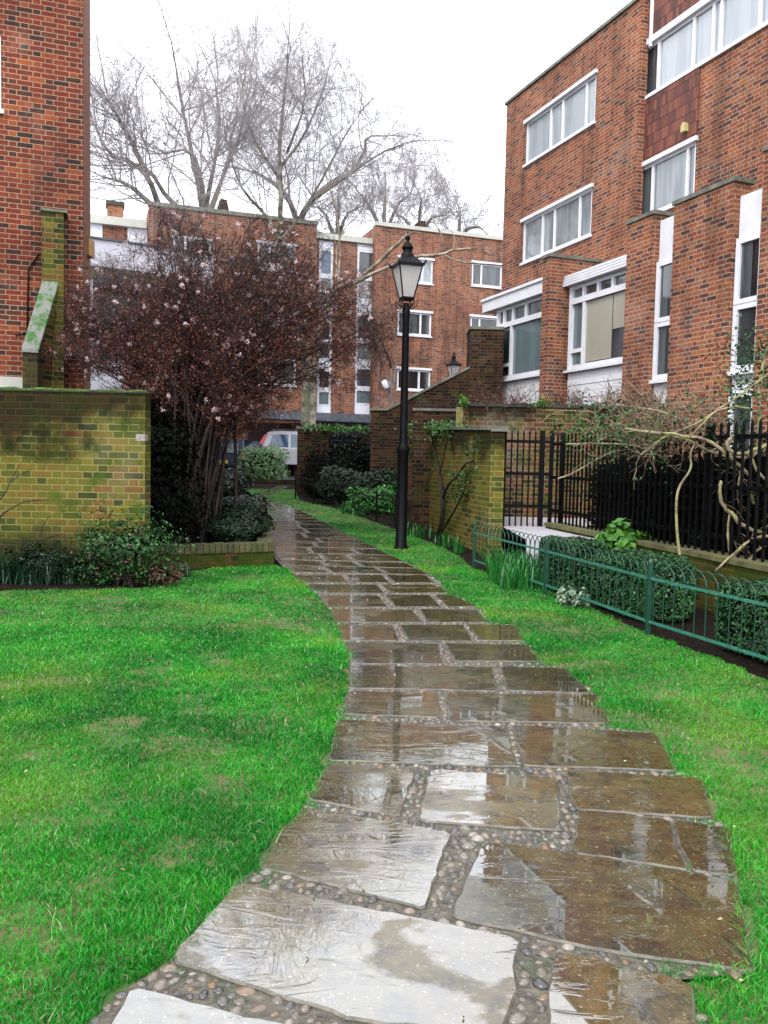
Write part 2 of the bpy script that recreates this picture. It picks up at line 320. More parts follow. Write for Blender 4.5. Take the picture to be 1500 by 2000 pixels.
# ground materials
def lawn_mat():
    m = NM('lawn_soil'); a = m.noise(.9, 5, rough=.6); b = m.noise(7, 5, rough=.7)
    c = m.mix(m.sstep(a, .3, .7), (.02, .07, .005), (.05, .1, .01)); c = m.mix(m.sstep(b, .42, .6), c, (.1, .08, .03)); m.col(c); m.rough(.8); m.bump(b, .02); return m.m
LAWN = lawn_mat()
def soil_mat():
    m = NM('soil'); b = m.noise(12, 6, rough=.7); c = m.ramp(b, [(.3, (.003, .002, .0015)), (.55, (.012, .008, .005)), (.75, (.045, .028, .018))]); m.col(c); m.rough(.9); m.b.inputs['Specular IOR Level'].default_value = .1; m.bump(b, .05); return m.m
SOIL = soil_mat()
ROAD = simple('asphalt_wet', (.05, .05, .055), .3, .3, 5, bump=.003)
def mortar_mat():
    m = NM('joint_mortar'); b = m.noise(30, 5); c = m.ramp(b, [(.3, (.03, .025, .018)), (.6, (.09, .08, .055)), (.8, (.17, .15, .11))]); c = m.mix(m.math('MULTIPLY', m.sstep(m.noise(4, 4), .55, .62), .6), c, (.02, .035, .008))  # mortar colour lifted to carry the wet reflections in the joints
    m.col(c); m.rough(m.ramp(m.noise(6, 3), [(.4, (.12,)*3), (.6, (.5,)*3)])); m.bump(b, .012); return m.m
MORT = mortar_mat()
def slab_mat():
    m = NM('wet_flagstone'); P = m.G(); k = m.G('Random Per Island'); sh = m.comb(m.math('MULTIPLY', k, 9.), m.math('MULTIPLY', k, 5.), 0.)
    Q = m.vm('ADD', P, sh)
    big = m.noise(1.6, 5, vec=Q, rough=.62); fine = m.noise(30, 6, rough=.75); mid = m.noise(6, 6, vec=Q, rough=.68, dist=.8)
    base = m.ramp(m.math('ADD', m.math('MULTIPLY', big, .7), m.math('MULTIPLY', k, .3)), [(.25, (.01, .008, .003)), (.42, (.042, .036, .007)), (.55, (.068, .046, .009)), (.7, (.09, .07, .024)), (.85, (.11, .095, .055))])
    base = m.mix(m.math('MULTIPLY', m.sstep(mid, .48, .64), .7), base, (.012, .008, .005))
    base = m.mix(m.math('MULTIPLY', m.sstep(m.noise(3.1, 5, rough=.65), .5, .64), .5), base, (.06, .058, .01))
    base = m.mix(m.math('MULTIPLY', m.sstep(fine, .55, .66), .5), base, (.15, .13, .06)); base = m.mix(m.math('MULTIPLY', m.sstep(m.noise(90, 3), .62, .7), .6), base, (.3, .27, .2)); base = m.mix(m.math('MULTIPLY', m.sstep(m.noise(11, 6, vec=Q, rough=.75), .5, .62), .6), base, (.008, .006, .004))
    m.col(base)
    pud = m.noise(1.7, 5, vec=m.vm('MULTIPLY', Q, (1., 1.6, 1.)), rough=.62, dist=.4)
    wet = m.sstep(pud, .4, .47); dry = m.math('SUBTRACT', 1., wet)
    rip = m.noise(1., 6, vec=m.vm('MULTIPLY', Q, (4., 13., 4.)), rough=.62, dist=1.5)
    ridge = m.math('POWER', m.sstep(m.noise(1., 4, vec=m.vm('MULTIPLY', Q, (2.2, 6., 2.)), rough=.6, dist=2.), .5, .62), 1.)
    m.rough(m.math('ADD', .12, m.math('MULTIPLY', dry, .22)))
    x = m.n('ShaderNodeBump'); x.inputs['Distance'].default_value = .008; x.inputs['Strength'].default_value = .6; m.l(m.math('ADD', rip, m.math('MULTIPLY', fine, .3)), x.inputs['Height']); m.l(x.outputs[0], m.b.inputs['Normal'])
    m.b.inputs['IOR'].default_value = 1.45; m.b.inputs['Specular IOR Level'].default_value = .3; m.b.inputs['Coat Weight'].default_value = 1.; m.b.inputs['Coat IOR'].default_value = 2.6; m.set(m.b.inputs['Coat Weight'], m.math('SUBTRACT', 1., m.math('MULTIPLY', dry, .55)))
    m.set(m.b.inputs['Coat Roughness'], m.math('ADD', .015, m.math('MULTIPLY', dry, m.math('MULTIPLY', fine, .22))))
    hgt = m.math('ADD', m.math('MULTIPLY', m.math('MULTIPLY', ridge, rip), .3), m.math('MULTIPLY', m.math('MULTIPLY', fine, dry), .35))
    y = m.n('ShaderNodeBump'); y.inputs['Distance'].default_value = .005; y.inputs['Strength'].default_value = .3; m.l(m.math('ADD', hgt, m.math('MULTIPLY', m.noise(2.5, 2), .2)), y.inputs['Height']); m.l(y.outputs[0], m.b.inputs['Coat Normal'])
    return m.m
SLAB = slab_mat()
def pebble_mat():
    m = NM('pebble'); k = m.G('Random Per Island'); c = m.ramp(k, [(0, (.06, .06, .065)), (.25, (.12, .11, .11)), (.5, (.17, .14, .11)), (.7, (.24, .22, .2)), (.85, (.2, .11, .05)), (1, (.38, .36, .33))])
    c = m.mix(1., c, (.62, .6, .55), 'MULTIPLY'); m.col(m.mix(.5, c, m.ramp(m.noise(40, 4), [(.3, (.6,)*3), (.7, (1.2,)*3)]), 'MULTIPLY')); m.rough(.28); m.b.inputs['Coat Weight'].default_value = .25; m.b.inputs['Coat Roughness'].default_value = .05; return m.m
PEB = pebble_mat()
def grass_mat():
    m = NM('grass_blade'); k = m.G('Random Per Island'); P = m.G()
    a = m.noise(1.1, 4, rough=.6); f = m.math('ADD', m.math('MULTIPLY', k, .45), m.math('MULTIPLY', m.sstep(a, .32, .68), .5)); f = m.math('ADD', f, 0.)
    c = m.ramp(f, [(0, (.001, .06, .005)), (.35, (.004, .165, .008)), (.65, (.014, .28, .011)), (1, (.12, .45, .035))])
    yel = m.sstep(m.noise(.75, 4, rough=.62), .5, .66); c = m.mix(m.math('MULTIPLY', yel, .55), c, (.16, .31, .02))
    dry = m.math('GREATER_THAN', k, .965); c = m.mix(m.math('MULTIPLY', dry, .8), c, (.36, .36, .2))
    m.col(c); m.rough(.38); m.b.inputs['Specular IOR Level'].default_value = .35
    tr = m.n('ShaderNodeBsdfTranslucent'); m.l(c, tr.inputs[0]); ms = m.n('ShaderNodeMixShader'); ms.inputs[0].default_value = .25
    m.l(m.b.outputs[0], ms.inputs[1]); m.l(tr.outputs[0], ms.inputs[2]); m.l(ms.outputs[0], m.out.inputs[0]); return m.m
GRASS = grass_mat()
# ================================================================== GROUND
def terrain_sheet(name, poly, dz, mat, step=.6, kind='structure'):
    """flat-ish polygon cut into strips along Y so that it follows the gentle rise"""
    poly = np.array(poly, float); y0, y1 = poly[:, 1].min(), poly[:, 1].max()
    import bmesh
    bm = bmesh.new(); vs = [bm.verts.new((x, y, 0)) for x, y in poly]; bm.faces.new(vs)
    for yc in (11., 16, 21, 26, 31, 36.):
        if y0 < yc < y1: bmesh.ops.bisect_plane(bm, geom=bm.verts[:]+bm.edges[:]+bm.faces[:], plane_co=(0, yc, 0), plane_no=(0, 1, 0))
    for v in bm.verts: v.co.z = terr(v.co.y)+dz
    bmesh.ops.triangulate(bm, faces=bm.faces[:])
    for f in bm.faces:
        if f.normal.z < 0: f.normal_flip()
    me = bpy.data.meshes.new(name); bm.to_mesh(me); bm.free(); me.materials.append(mat)
    o = bpy.data.objects.new(name, me); S.collection.objects.link(o)
    return tag(o, kind=kind)
mb = MB()
ys = [-30, -5, 0, 5, 11, 16, 21, 26, 31, 36, 60, 120, 400, 1500]
for a, b in zip(ys, ys[1:]):
    xs = [-1500, -60, -20, 0, 20, 60, 1500]
    for c, d in zip(xs, xs[1:]):
        mb.add([(c, a, terr(a)), (d, a, terr(a)), (d, b, terr(b)), (c, b, terr(b))], [(0, 1, 2, 3)])
tag(mb.build('ground', SOIL), kind='structure')
def gp(l): return [tuple(GT(x, y)[:2]) for x, y in l]
LEFTPX = [(245, 1945), (330, 1890), (460, 1737), (505, 1700), (590, 1585), (640, 1500), (660, 1410), (680, 1350), (682, 1300), (665, 1240), (640, 1185), (600, 1145), (560, 1115), (537, 1092), (533, 1060), (525, 1030), (515, 1005), (500, 985), (493, 972)]
RIGHTPX = [(1330, 1925), (1475, 1912), (1440, 1725), (1425, 1625), (1390, 1608), (1370, 1530), (1325, 1515), (1280, 1440), (1190, 1425), (1165, 1365), (1105, 1312), (1055, 1300), (1030, 1255), (1010, 1225), (955, 1220), (935, 1190), (880, 1160), (850, 1130), (800, 1105), (760, 1085), (710, 1060), (670, 1040), (630, 1020), (600, 1005), (565, 990), (520, 973)]
LP = [(-1.05, .2), (-.9, 1.3)]+gp(LEFTPX); RP = [(.9, .2), (.82, 1.3)]+gp(RIGHTPX)
PATH = LP+RP[::-1]
terrain_sheet('path', PATH, .017, MORT)
# left lawn
bedL = gp([(0, 1156), (150, 1153), (300, 1150), (345, 1140), (365, 1118), (430, 1110), (538, 1104)])
LL = [(-12, .2), (-12, bedL[0][1])]+bedL+[p for p in LP[::-1] if p[1] < bedL[-1][1]]
terrain_sheet('lawn', LL, .006, LAWN)
lawn_r_edge = gp([(1500, 1332), (1400, 1290), (1265, 1240), (1130, 1178), (1065, 1152), (925, 1112), (900, 1090), (860, 1068), (800, 1045), (735, 1022), (650, 992), (585, 978), (578, 957), (490, 955), (470, 957), (485, 970)])
RL = [(6, .2), (6, 4.2)]+lawn_r_edge+RP[::-1][0:]
terrain_sheet('lawn', RL, .007, LAWN)
terrain_sheet('road', [(-30, 31), (-3.2, 31.), (-1.5, 30), (40, 36.5), (40, 80), (-60, 80)], .02, ROAD)
# ---- slabs
slabs_px = [
 [(255, 1945), (600, 2030), (560, 2120), (180, 2080)],
 [(460, 1737), (1020, 1848), (1005, 1900), (1010, 1960), (985, 2040), (700, 2012), (330, 1890)],
 [(1080, 1872), (1345, 1930), (1370, 2080), (1060, 2080)],
 [(590, 1588), (740, 1612), (885, 1640), (865, 1680), (855, 1720), (828, 1790), (700, 1755), (502, 1705), (530, 1655)],
 [(945, 1655), (1200, 1690), (1440, 1735), (1475, 1915), (1150, 1868), (878, 1805), (905, 1735)],
 [(1130, 1592), (1310, 1612), (1318, 1660), (1345, 1712), (1118, 1678)], [(1316, 1613), (1425, 1628), (1442, 1725), (1352, 1714), (1325, 1660)],
 [(838, 1512), (1092, 1530), (1095, 1635), (815, 1616)],
 [(640, 1500), (812, 1518), (778, 1606), (597, 1572)],
 [(1105, 1513), (1370, 1530), (1390, 1610), (1125, 1592), (1112, 1560)],
 [(657, 1414), (990, 1428), (1008, 1508), (640, 1495)],
 [(1000, 1425), (1280, 1440), (1325, 1515), (1020, 1506)],
 [(679, 1357), (855, 1361), (862, 1410), (672, 1404)],
 [(872, 1360), (1165, 1365), (1190, 1422), (885, 1417)],
 [(681, 1306), (962, 1310), (971, 1357), (681, 1351)],
 [(978, 1308), (1105, 1312), (1155, 1362), (990, 1356)],
 [(672, 1261), (855, 1263), (863, 1303), (683, 1303)],
 [(868, 1262), (1030, 1265), (1053, 1299), (890, 1298)],
 [(658, 1226), (766, 1226), (779, 1257), (668, 1257)],
 [(781, 1226), (905, 1226), (923, 1258), (800, 1258)],
 [(912, 1225), (1010, 1227), (1028, 1257), (938, 1257)],
 [(645, 1194), (805, 1196), (826, 1221), (656, 1221)],
 [(820, 1195), (932, 1196), (955, 1221), (836, 1221)],
 [(622, 1168), (740, 1168), (756, 1190), (640, 1191)],
 [(753, 1167), (840, 1167), (861, 1190), (774, 1190)],
 [(850, 1167), (885, 1167), (933, 1189), (876, 1190)],
 [(596, 1146), (735, 1146), (751, 1163), (615, 1163)], [(746, 1146), (845, 1146), (880, 1162), (765, 1163)],
 [(572, 1127), (668, 1127), (680, 1142), (592, 1142)], [(678, 1127), (745, 1127), (762, 1142), (690, 1142)], [(755, 1127), (830, 1127), (848, 1142), (772, 1142)]]
SL = [[tuple(GT(x, y)[:2]) for x, y in q] for q in slabs_px]
Lx = np.array(sorted((p[1], p[0]) for p in LP[2:])); Rx = np.array(sorted((p[1], p[0]) for p in RP[3:]))
y = GT(640, 1122)[1]; rowi = 0
while y < 27.6:
    dpt = random.uniform(.5, .68); y2 = y+dpt
    xl = lambda q: float(np.interp(q, Lx[:, 0], Lx[:, 1]))+.02
    xr = lambda q: float(np.interp(q, Rx[:, 0], Rx[:, 1]))-.02
    wd = xr(y)-xl(y); k = 3 if wd > 1.6 else 2
    cuts = [0]+[ (i+random.uniform(-.22, .22))/k for i in range(1, k)]+[1]
    for a, b in zip(cuts, cuts[1:]):
        sk = random.uniform(-.03, .03); g0 = .035 if a > 0 else 0; g1 = .035 if b < 1 else 0
        ax, bx = xl(y)+(xr(y)-xl(y))*a+g0, xl(y)+(xr(y)-xl(y))*b-g1; cx, dx = xl(y2)+(xr(y2)-xl(y2))*b-g1, xl(y2)+(xr(y2)-xl(y2))*a+g0
        SL.append([(ax, y), (bx, y+sk), (cx, y2+sk), (dx, y2)])
    y = y2+.055; rowi += 1
def cham(poly, r=.03):
    out = []
    n = len(poly)
    for i in range(n):
        p, a, b = (np.array(poly[j % n]) for j in (i, i-1, i+1)); 
        for q in (a, b):
            d = q-p; l = np.linalg.norm(d); out.append(p+d/l*min(r*random.uniform(.3, 1), l*.2))
    return out
mb = MB()
for q in SL:
    q = cham(q); pts = []
    for i in range(len(q)):
        a, b = q[i], q[(i+1) % len(q)]; l = np.linalg.norm(b-a); n = max(1, int(l/.05)) if a[1] < 9 else max(1, int(l/.2))
        for j in range(n):
            p = a+(b-a)*j/n
            pts.append(p+np.array([random.gauss(0, .0035), random.gauss(0, .0035)]))
    pts = np.array(pts); c = pts.mean(0); n = len(pts); tilt = random.uniform(-.004, .004), random.uniform(-.004, .004)
    d = pts-c; dl = np.linalg.norm(d, axis=1, keepdims=True); inn = pts-d/dl*.007
    def zz(P, h): return np.array([terr(p[1])+h+tilt[0]*(p[0]-c[0])+tilt[1]*(p[1]-c[1]) for p in P])
    V = np.concatenate([np.c_[pts, zz(pts, -.01)], np.c_[pts, zz(pts, .02)], np.c_[inn, zz(inn, .026)]])
    F = [(i, (i+1) % n, n+(i+1) % n, n+i) for i in range(n)]+[(n+i, n+(i+1) % n, 2*n+(i+1) % n, 2*n+i) for i in range(n)]
    mb.add(V, F, False, 1); mb.add(V[2*n:], [tuple(range(n))])
o = mb.build('path', [SLAB, simple('slab_edge', (.09, .08, .06), .4, .5, 20, bump=.004)]); tag(o, kind='structure')
def inpoly(P, poly):
    x, y = P[:, 0], P[:, 1]; r = np.zeros(len(P), bool); n = len(poly)
    for i in range(n):
        x0, y0 = poly[i]; x1, y1 = poly[(i+1) % n]
        if y0 == y1: continue
        c = ((y0 > y) != (y1 > y)) & (x < (x1-x0)*(y-y0)/(y1-y0)+x0); r ^= c
    return r
def segdist(P, poly):
    d = np.full(len(P), 9.)
    for i in range(len(poly)):
        a = np.array(poly[i]); b = np.array(poly[(i+1) % len(poly)]); ab = b-a; t = np.clip(((P-a)@ab)/(ab@ab+1e-9), 0, 1)
        d = np.minimum(d, np.linalg.norm(P-a-t[:, None]*ab, axis=1))
    return d
# ---- pebbles set in the joints
cand = np.c_[rng.uniform(-1.8, 1.6, 60000), rng.uniform(1.6, 12.5, 60000)]
cand = np.concatenate([cand, np.c_[rng.uniform(-1.8, 1.6, 30000), rng.uniform(1.6, 4.5, 30000)], np.c_[rng.uniform(-4.6, .8, 16000), rng.uniform(12.5, 24, 16000)]])
ok = inpoly(cand, PATH); cand = cand[ok]
ins = np.zeros(len(cand), bool); ds = np.full(len(cand), 9.)
for q in SL:
    qa = np.array(q); lo, hi = qa.min(0)-.1, qa.max(0)+.1; s_ = np.all((cand > lo) & (cand < hi), axis=1)
    if s_.any(): ins[s_] |= inpoly(cand[s_], q); ds[s_] = np.minimum(ds[s_], segdist(cand[s_], q))
keep = ~ins; cand = cand[keep]; ds = ds[keep]
t = (1+5**.5)/2; ico = np.array([(-1, t, 0), (1, t, 0), (-1, -t, 0), (1, -t, 0), (0, -1, t), (0, 1, t), (0, -1, -t), (0, 1, -t), (t, 0, -1), (t, 0, 1), (-t, 0, -1), (-t, 0, 1)])/math.sqrt(1+t*t)
icf = [(0, 11, 5), (0, 5, 1), (0, 1, 7), (0, 7, 10), (0, 10, 11), (1, 5, 9), (5, 11, 4), (11, 10, 2), (10, 7, 6), (7, 1, 8), (3, 9, 4), (3, 4, 2), (3, 2, 6), (3, 6, 8), (3, 8, 9), (4, 9, 5), (2, 4, 11), (6, 2, 10), (8, 6, 7), (9, 8, 1)]
def subd(V, F):
    V = [tuple(v) for v in V]; mid = {}; out = []
    def m(a, b):
        k = (min(a, b), max(a, b))
        if k not in mid: p = (np.array(V[a])+np.array(V[b])); p /= np.linalg.norm(p); V.append(tuple(p)); mid[k] = len(V)-1
        return mid[k]
    for a, b, c in F:
        x, y_, z = m(a, b), m(b, c), m(c, a); out += [(a, x, z), (b, y_, x), (c, z, y_), (x, y_, z)]
    return np.array(V), out
ico2, icf2 = subd(ico, icf); icf2 = np.array(icf2); icf1 = np.array(icf)
mb = MB(); grid = {}; cnt = 0
for p, dd in zip(cand, ds):
    near = p[1] < 5
    r = random.triangular(.008, .026, .013) if near else random.uniform(.014, .024)
    if dd < .008 or random.random() < .12 or (dd > .075 and segdist(p[None], PATH)[0] < .05): continue
    r = min(r, dd*1.5+.007)
    k = (int(p[0]/.05), int(p[1]/.05)); bad = False
    for i in (-1, 0, 1):
        for j in (-1, 0, 1):
            for q in grid.get((k[0]+i, k[1]+j), ()):
                if (q[0]-p[0])**2+(q[1]-p[1])**2 < ((q[2]+r)*.93)**2: bad = True
    if bad: continue
    grid.setdefault(k, []).append((p[0], p[1], r)); cnt += 1
    V = (ico2 if near else ico)*np.array([r*random.uniform(1.05, 1.45), r*random.uniform(.8, 1), r*random.uniform(.55, .8)])
    a = random.uniform(0, 6.3); c, s_ = math.cos(a), math.sin(a)
    V = np.c_[V[:, 0]*c-V[:, 1]*s_, V[:, 0]*s_+V[:, 1]*c, V[:, 2]]+np.array([p[0], p[1], terr(p[1])+.015+r*random.uniform(-.3, .15)])
    mb.add(V, icf2 if near else icf1, True)
tag(mb.build('pebbles', PEB), 'rounded pebbles set in the mortar joints between the wet flagstones', 'pebbles', kind='stuff')
# ---- grass blades
BARE = [(*GT(x, y_)[:2], r_) for x, y_, r_ in ((545, 1402, .17), (500, 1420, .12), (338, 1450, .1), (415, 1458, .1), (185, 1598, .1), (385, 1495, .08), (60, 1610, .08), (190, 1730, .09), (30, 1820, .12), (100, 1830, .1), (350, 1670, .1), (480, 1130, .2), (590, 1175, .2), (1300, 1362, .1), (1440, 1480, .22), (1350, 1460, .12), (1360, 1385, .06), (440, 1540, .1), (700, 1330, .0+.05))]
def blades(poly, boxes, name, label, joint=False):
    Pn = []
    for (x0, x1, y0, y1, dens) in boxes:
        n = int((x1-x0)*(y1-y0)*dens); Pn.append(np.c_[rng.uniform(x0, x1, n), rng.uniform(y0, y1, n)])
    P = np.concatenate(Pn)
    off = np.abs(P[:, 0])-(P[:, 1]*.5+.25); P = P[(off < 0) | ((off < 2.6) & (rng.random(len(P)) < .5))]
    if joint:
        P = P[inpoly(P, PATH)]; dj = segdist(P, PATH); P = P[(dj < .16) & (rng.random(len(P)) < np.exp(-dj/.08))]; ii = np.zeros(len(P), bool)
        for q_ in SL: ii |= inpoly(P, q_)&(segdist(P, q_) > .02)
        P = P[~ii]; P = P[np.sin(P[:, 0]*13)+np.sin(P[:, 1]*9) > -.6]
    J = np.c_[np.sin(P[:, 1]*23+np.sin(P[:, 0]*31)*2)*.022+np.sin(P[:, 1]*7.3)*.018, np.cos(P[:, 0]*19+P[:, 1]*5)*.012]; P = P[inpoly(P+J, poly)]
    bare = (np.sin(P[:, 0]*2.3+1.7*np.sin(P[:, 1]*1.9))*np.sin(P[:, 1]*2.7+1.3*np.sin(P[:, 0]*3.1+1))+.25*np.sin(P[:, 0]*11+P[:, 1]*7)+.2*np.sin(P[:, 1]*17-P[:, 0]*9))
    th = np.clip((bare-.72)*3., 0, .7)
    for (bx_, by_, br_) in BARE: dd_ = np.hypot(P[:, 0]-bx_, (P[:, 1]-by_)*.8)/br_*(1+.3*np.sin(P[:, 0]*37)+.3*np.sin(P[:, 1]*41)); th = np.maximum(th, np.clip(1.3-dd_*1.0, 0, .55))
    th = th; keep = rng.random(len(P)) > th; P = P[keep]
    n = len(P); Y = P[:, 1]
    clump = .5+.5*np.sin(P[:, 0]*5.1+2*np.sin(P[:, 1]*3.3))*np.sin(P[:, 1]*4.3+1.5*np.sin(P[:, 0]*4.7))
    ed = segdist(P[:, :2], PATH) if True else 0
    h = rng.uniform(.01, .027, n)*(.8+.45*clump)*(1+.5*np.exp(-ed/.08)); wv = rng.uniform(.0011, .0022, n)*np.clip(Y/3., 1, 4.5)
    a = rng.uniform(0, 2*math.pi, n); lean = rng.uniform(.1, 1.1, n)*h*np.where(rng.random(n) < .3, 1.9, 1.); la = rng.uniform(0, 2*math.pi, n)
    z = np.array([terr(q) for q in Y])+.004
    dx, dy = np.cos(a)*wv, np.sin(a)*wv; lx, ly = np.cos(la)*lean, np.sin(la)*lean
    v0 = np.c_[P[:, 0]-dx, P[:, 1]-dy, z]; v1 = np.c_[P[:, 0]+dx, P[:, 1]+dy, z]
    v2 = np.c_[P[:, 0]+dx*.8+lx*.35, P[:, 1]+dy*.8+ly*.35, z+h*.6]; v3 = np.c_[P[:, 0]-dx*.8+lx*.35, P[:, 1]-dy*.8+ly*.35, z+h*.6]
    v4 = np.c_[P[:, 0]+lx, P[:, 1]+ly, z+h]
    V = np.stack([v0, v1, v2, v3, v4], 1).reshape(-1, 3); b = np.arange(n)*5
    mb = MB(); mb.add(V, np.stack([b, b+1, b+2, b+3], 1)); mb.V.append(np.zeros((0, 3))); mb.F.append((np.stack([b+3, b+2, b+4], 1), False, 0))
    print(name, n)
    return tag(mb.build(name, GRASS), label, 'grass', kind='stuff')
blades(LL, [(-4., .2, 1.6, 3.2, 31000), (-5., .2, 3.2, 4.8, 20000), (-6., .2, 4.8, 6.6, 11000), (-8, .2, 6.6, 10.8, 4200)], 'grass', 'bright green lawn grass left of the flagstone path')
blades(RL, [(.3, 2.2, 1.8, 3.2, 24000), (.3, 3., 3.2, 4.8, 15000), (.3, 4, 4.8, 6.6, 9000), (-.5, 3, 6.6, 10.8, 4500), (-2, 2, 10.8, 16, 2300), (-8, 1, 16, 40, 900)], 'grass', 'bright green strip of grass right of the flagstone path')
LITTER = leaf_mat('litter', [(0, (.06, .02, .01)), (.5, (.2, .1, .04)), (.8, (.35, .3, .16)), (1, (.5, .48, .4))], .6)
BUILD_LITTER = True
blades(PATH, [(-1.6, 1.6, 1.8, 4.5, 26000), (-1.6, 1.8, 4.5, 9, 9000)], 'grass', 'grass tufts creeping into the joints along the edges of the path', True)
# ================================================================== BUILDING HELPERS
def window(B, F, v, u0, u1, z0, z1, pane, mull=(), rails=(), fw_=.055, deep=.07, sill=True, name='window', label=None, extra=(), head=.0, panes=None):
    """white frame with mullions and rails, pane behind it"""
    m = MB(); a, b = v-deep, v-deep+.05
    m.fbox(F, u0, u0+fw_, a, b, z0, z1); m.fbox(F, u1-fw_, u1, a, b, z0, z1); m.fbox(F, u0+fw_, u1-fw_, a, b, z1-fw_, z1); m.fbox(F, u0+fw_, u1-fw_, a, b, z0, z0+fw_)
    for u in mull: m.fbox(F, u-fw_*.55, u+fw_*.55, a, b+.004, z0+fw_, z1-fw_)
    for (ra, rb, z) in rails: m.fbox(F, ra, rb, a+.002, b+.002, z-fw_*.5, z+fw_*.5)
    if head: m.fbox(F, u0-.05, u1+.05, v-.02, v+.06, z1-.005, z1+head)
    w_ = m.build(name, WHITE, B)
    if label: w_['label'] = label
    if panes:
        for (pa, pb, pz0, pz1, pm) in panes:
            g = MB(); g.fbox(F, pa, pb, a-.012, a+.012, pz0, pz1); g.build('pane', pm, w_)
    else:
        g = MB(); g.fbox(F, u0+.01, u1-.01, a-.012, a+.012, z0+.01, z1-.01); g.build('pane', pane, w_)
    if sill:
        s_ = MB(); s_.fbox(F, u0-.04, u1+.04, v-deep, v+.05, z0-.06, z0-.002); s_.build('sill', WHITE if sill is True else sill, w_)
    return w_
# ================================================================== RIGHT HOUSE
a = rad(-21.); RH = Fr(D(990, 205, 22.7), (-math.sin(a), -math.cos(a)), (-math.cos(a), math.sin(a)))
B = thing('brick_house', (*RH.o, 0), 'four storey red brick house with white windows and brick piers, on the right', 'house')
ROOF = RH.px(990, 205)[1]; uE = RH.px(1243, 300)[0]; uEnd = uE+13
def wpx(F, TL, TR, BL, v=0.):
    u0, za = F.px(*TL, v); u1, zb = F.px(*TR, v); _, z0 = F.px(*BL, v); return u0, u1, z0, (za+zb)/2
A1 = wpx(RH, (1028, 240), (1165, 145), (1027, 322)); A2 = wpx(RH, (1022, 430), (1157, 370), (1018, 515))
vB = -.2
B1 = wpx(RH, (1252, 95), (1395, 5), (1253, 196), vB); B1 = (B1[0], B1[0]+6.2, B1[2], B1[3]); B2 = wpx(RH, (1240, 333), (1360, 277), (1243, 430), vB)
m = MB(); m.wall(RH, 0, uE, 0, ROOF, 0, [A1, A2]); m.wall(RH, uE, uEnd, 0, ROOF+.55, vB, [B1, B2])
m.fbox(RH, uE-.02, uE, vB, -.003, 0, ROOF)
P_ = RH.pt
m.add([P_(0, 0, 0), P_(0, -9, 0), P_(0, -9, ROOF), P_(0, 0, ROOF)], [(0, 1, 2, 3)]); m.add([P_(0, -9, 0), P_(uEnd, -9, 0), P_(uEnd, -9, ROOF), P_(0, -9, ROOF)], [(0, 1, 2, 3)]); m.add([P_(uEnd, vB, 0), P_(uEnd, -9, 0), P_(uEnd, -9, ROOF+.5), P_(uEnd, vB, ROOF+.5)], [(0, 1, 2, 3)])
m.add([P_(0, 0, ROOF-.1), P_(uE, 0, ROOF-.1), P_(uE, -9, ROOF-.1), P_(0, -9, ROOF-.1)], [(0, 1, 2, 3)]); m.add([P_(uE, vB, ROOF+.4), P_(uEnd, vB, ROOF+.4), P_(uEnd, -9, ROOF+.4), P_(uE, -9, ROOF+.4)], [(0, 1, 2, 3)])
m.add([P_(uE-.01, vB, ROOF-.2), P_(uE-.01, -9, ROOF-.2), P_(uE-.01, -9, ROOF+.5), P_(uE-.01, vB, ROOF+.5)], [(0, 1, 2, 3)])
m.build('wall', BR_R, B)
m = MB(); m.fbox(RH, -.05, uE+.04, -.28, .05, ROOF-.002, ROOF+.07); m.fbox(RH, -.05, .25, -9, -.28, ROOF-.002, ROOF+.07); m.fbox(RH, uE+.05, uEnd, vB-.28, vB+.05, ROOF+.548, ROOF+.62); m.build('coping', COPING, B)
UX = lambda x, y_, v=0.: RH.px(x, y_, v)[0]
window(B, RH, 0, *A1, P_PALE, mull=[UX(1074, 250), UX(1097, 240), UX(1143, 220)], head=.07, name='window')
window(B, RH, 0, *A2, P_CURT, mull=[UX(1058, 450), UX(1081, 445), UX(1130, 430)], head=.07)
uu = [UX(1284, 130, vB), UX(1352, 100, vB), UX(1390, 80, vB), UX(1405, 80, vB), UX(1482, 30, vB)]
window(B, RH, vB, *B1, P_PALE, mull=uu+[uu[-1]+.35, uu[-1]+1.9], head=.12, fw_=.06, panes=[(B1[0]+.02, uu[0], B1[2]+.01, B1[3]-.01, P_MID), (uu[0]+.003, B1[1]-.02, B1[2]+.01, B1[3]-.01, P_PALE)])
um = [UX(1272, 370, vB), UX(1340, 340, vB)]
window(B, RH, vB, *B2, P_CURT, mull=um, head=.08, panes=[(B2[0]+.02, um[0], B2[2]+.01, B2[3]-.01, P_MID), (um[0]+.003, B2[1]-.02, B2[2]+.01, B2[3]-.01, P_CURT)])
m = MB(); m.fbox(RH, B2[0]-.02, UX(1362, 300, vB), vB-.01, vB+.035, B2[3]+.09, B1[2]-.07); m.build('tile_panel', TILE, B)
m = MB(); m.fbox(RH, B1[0]-.02, UX(1362, 300, vB), vB-.01, vB+.035, B1[3]+.13, ROOF+.5); m.build('tile_panel', TILE, B)
m = MB(); ua, za = RH.px(1344, 250, vB); m.fbox(RH, ua-.07, ua+.05, vB+.036, vB+.12, za-.08, za+.05); m.fpoly(RH, [(ua-.07, za+.051), (ua+.05, za+.051), (ua-.01, za+.1)], vB+.036, vB+.12); m.build('alarm_box', simple('alarm_box', (.42, .38, .16), .5), B)
m = MB(); m.bar(P_(uE+.12, vB+.05, ROOF-1.), P_(uE+.12, vB+.05, ROOF+.5), .06); m.build('downpipe', WHITE, B)
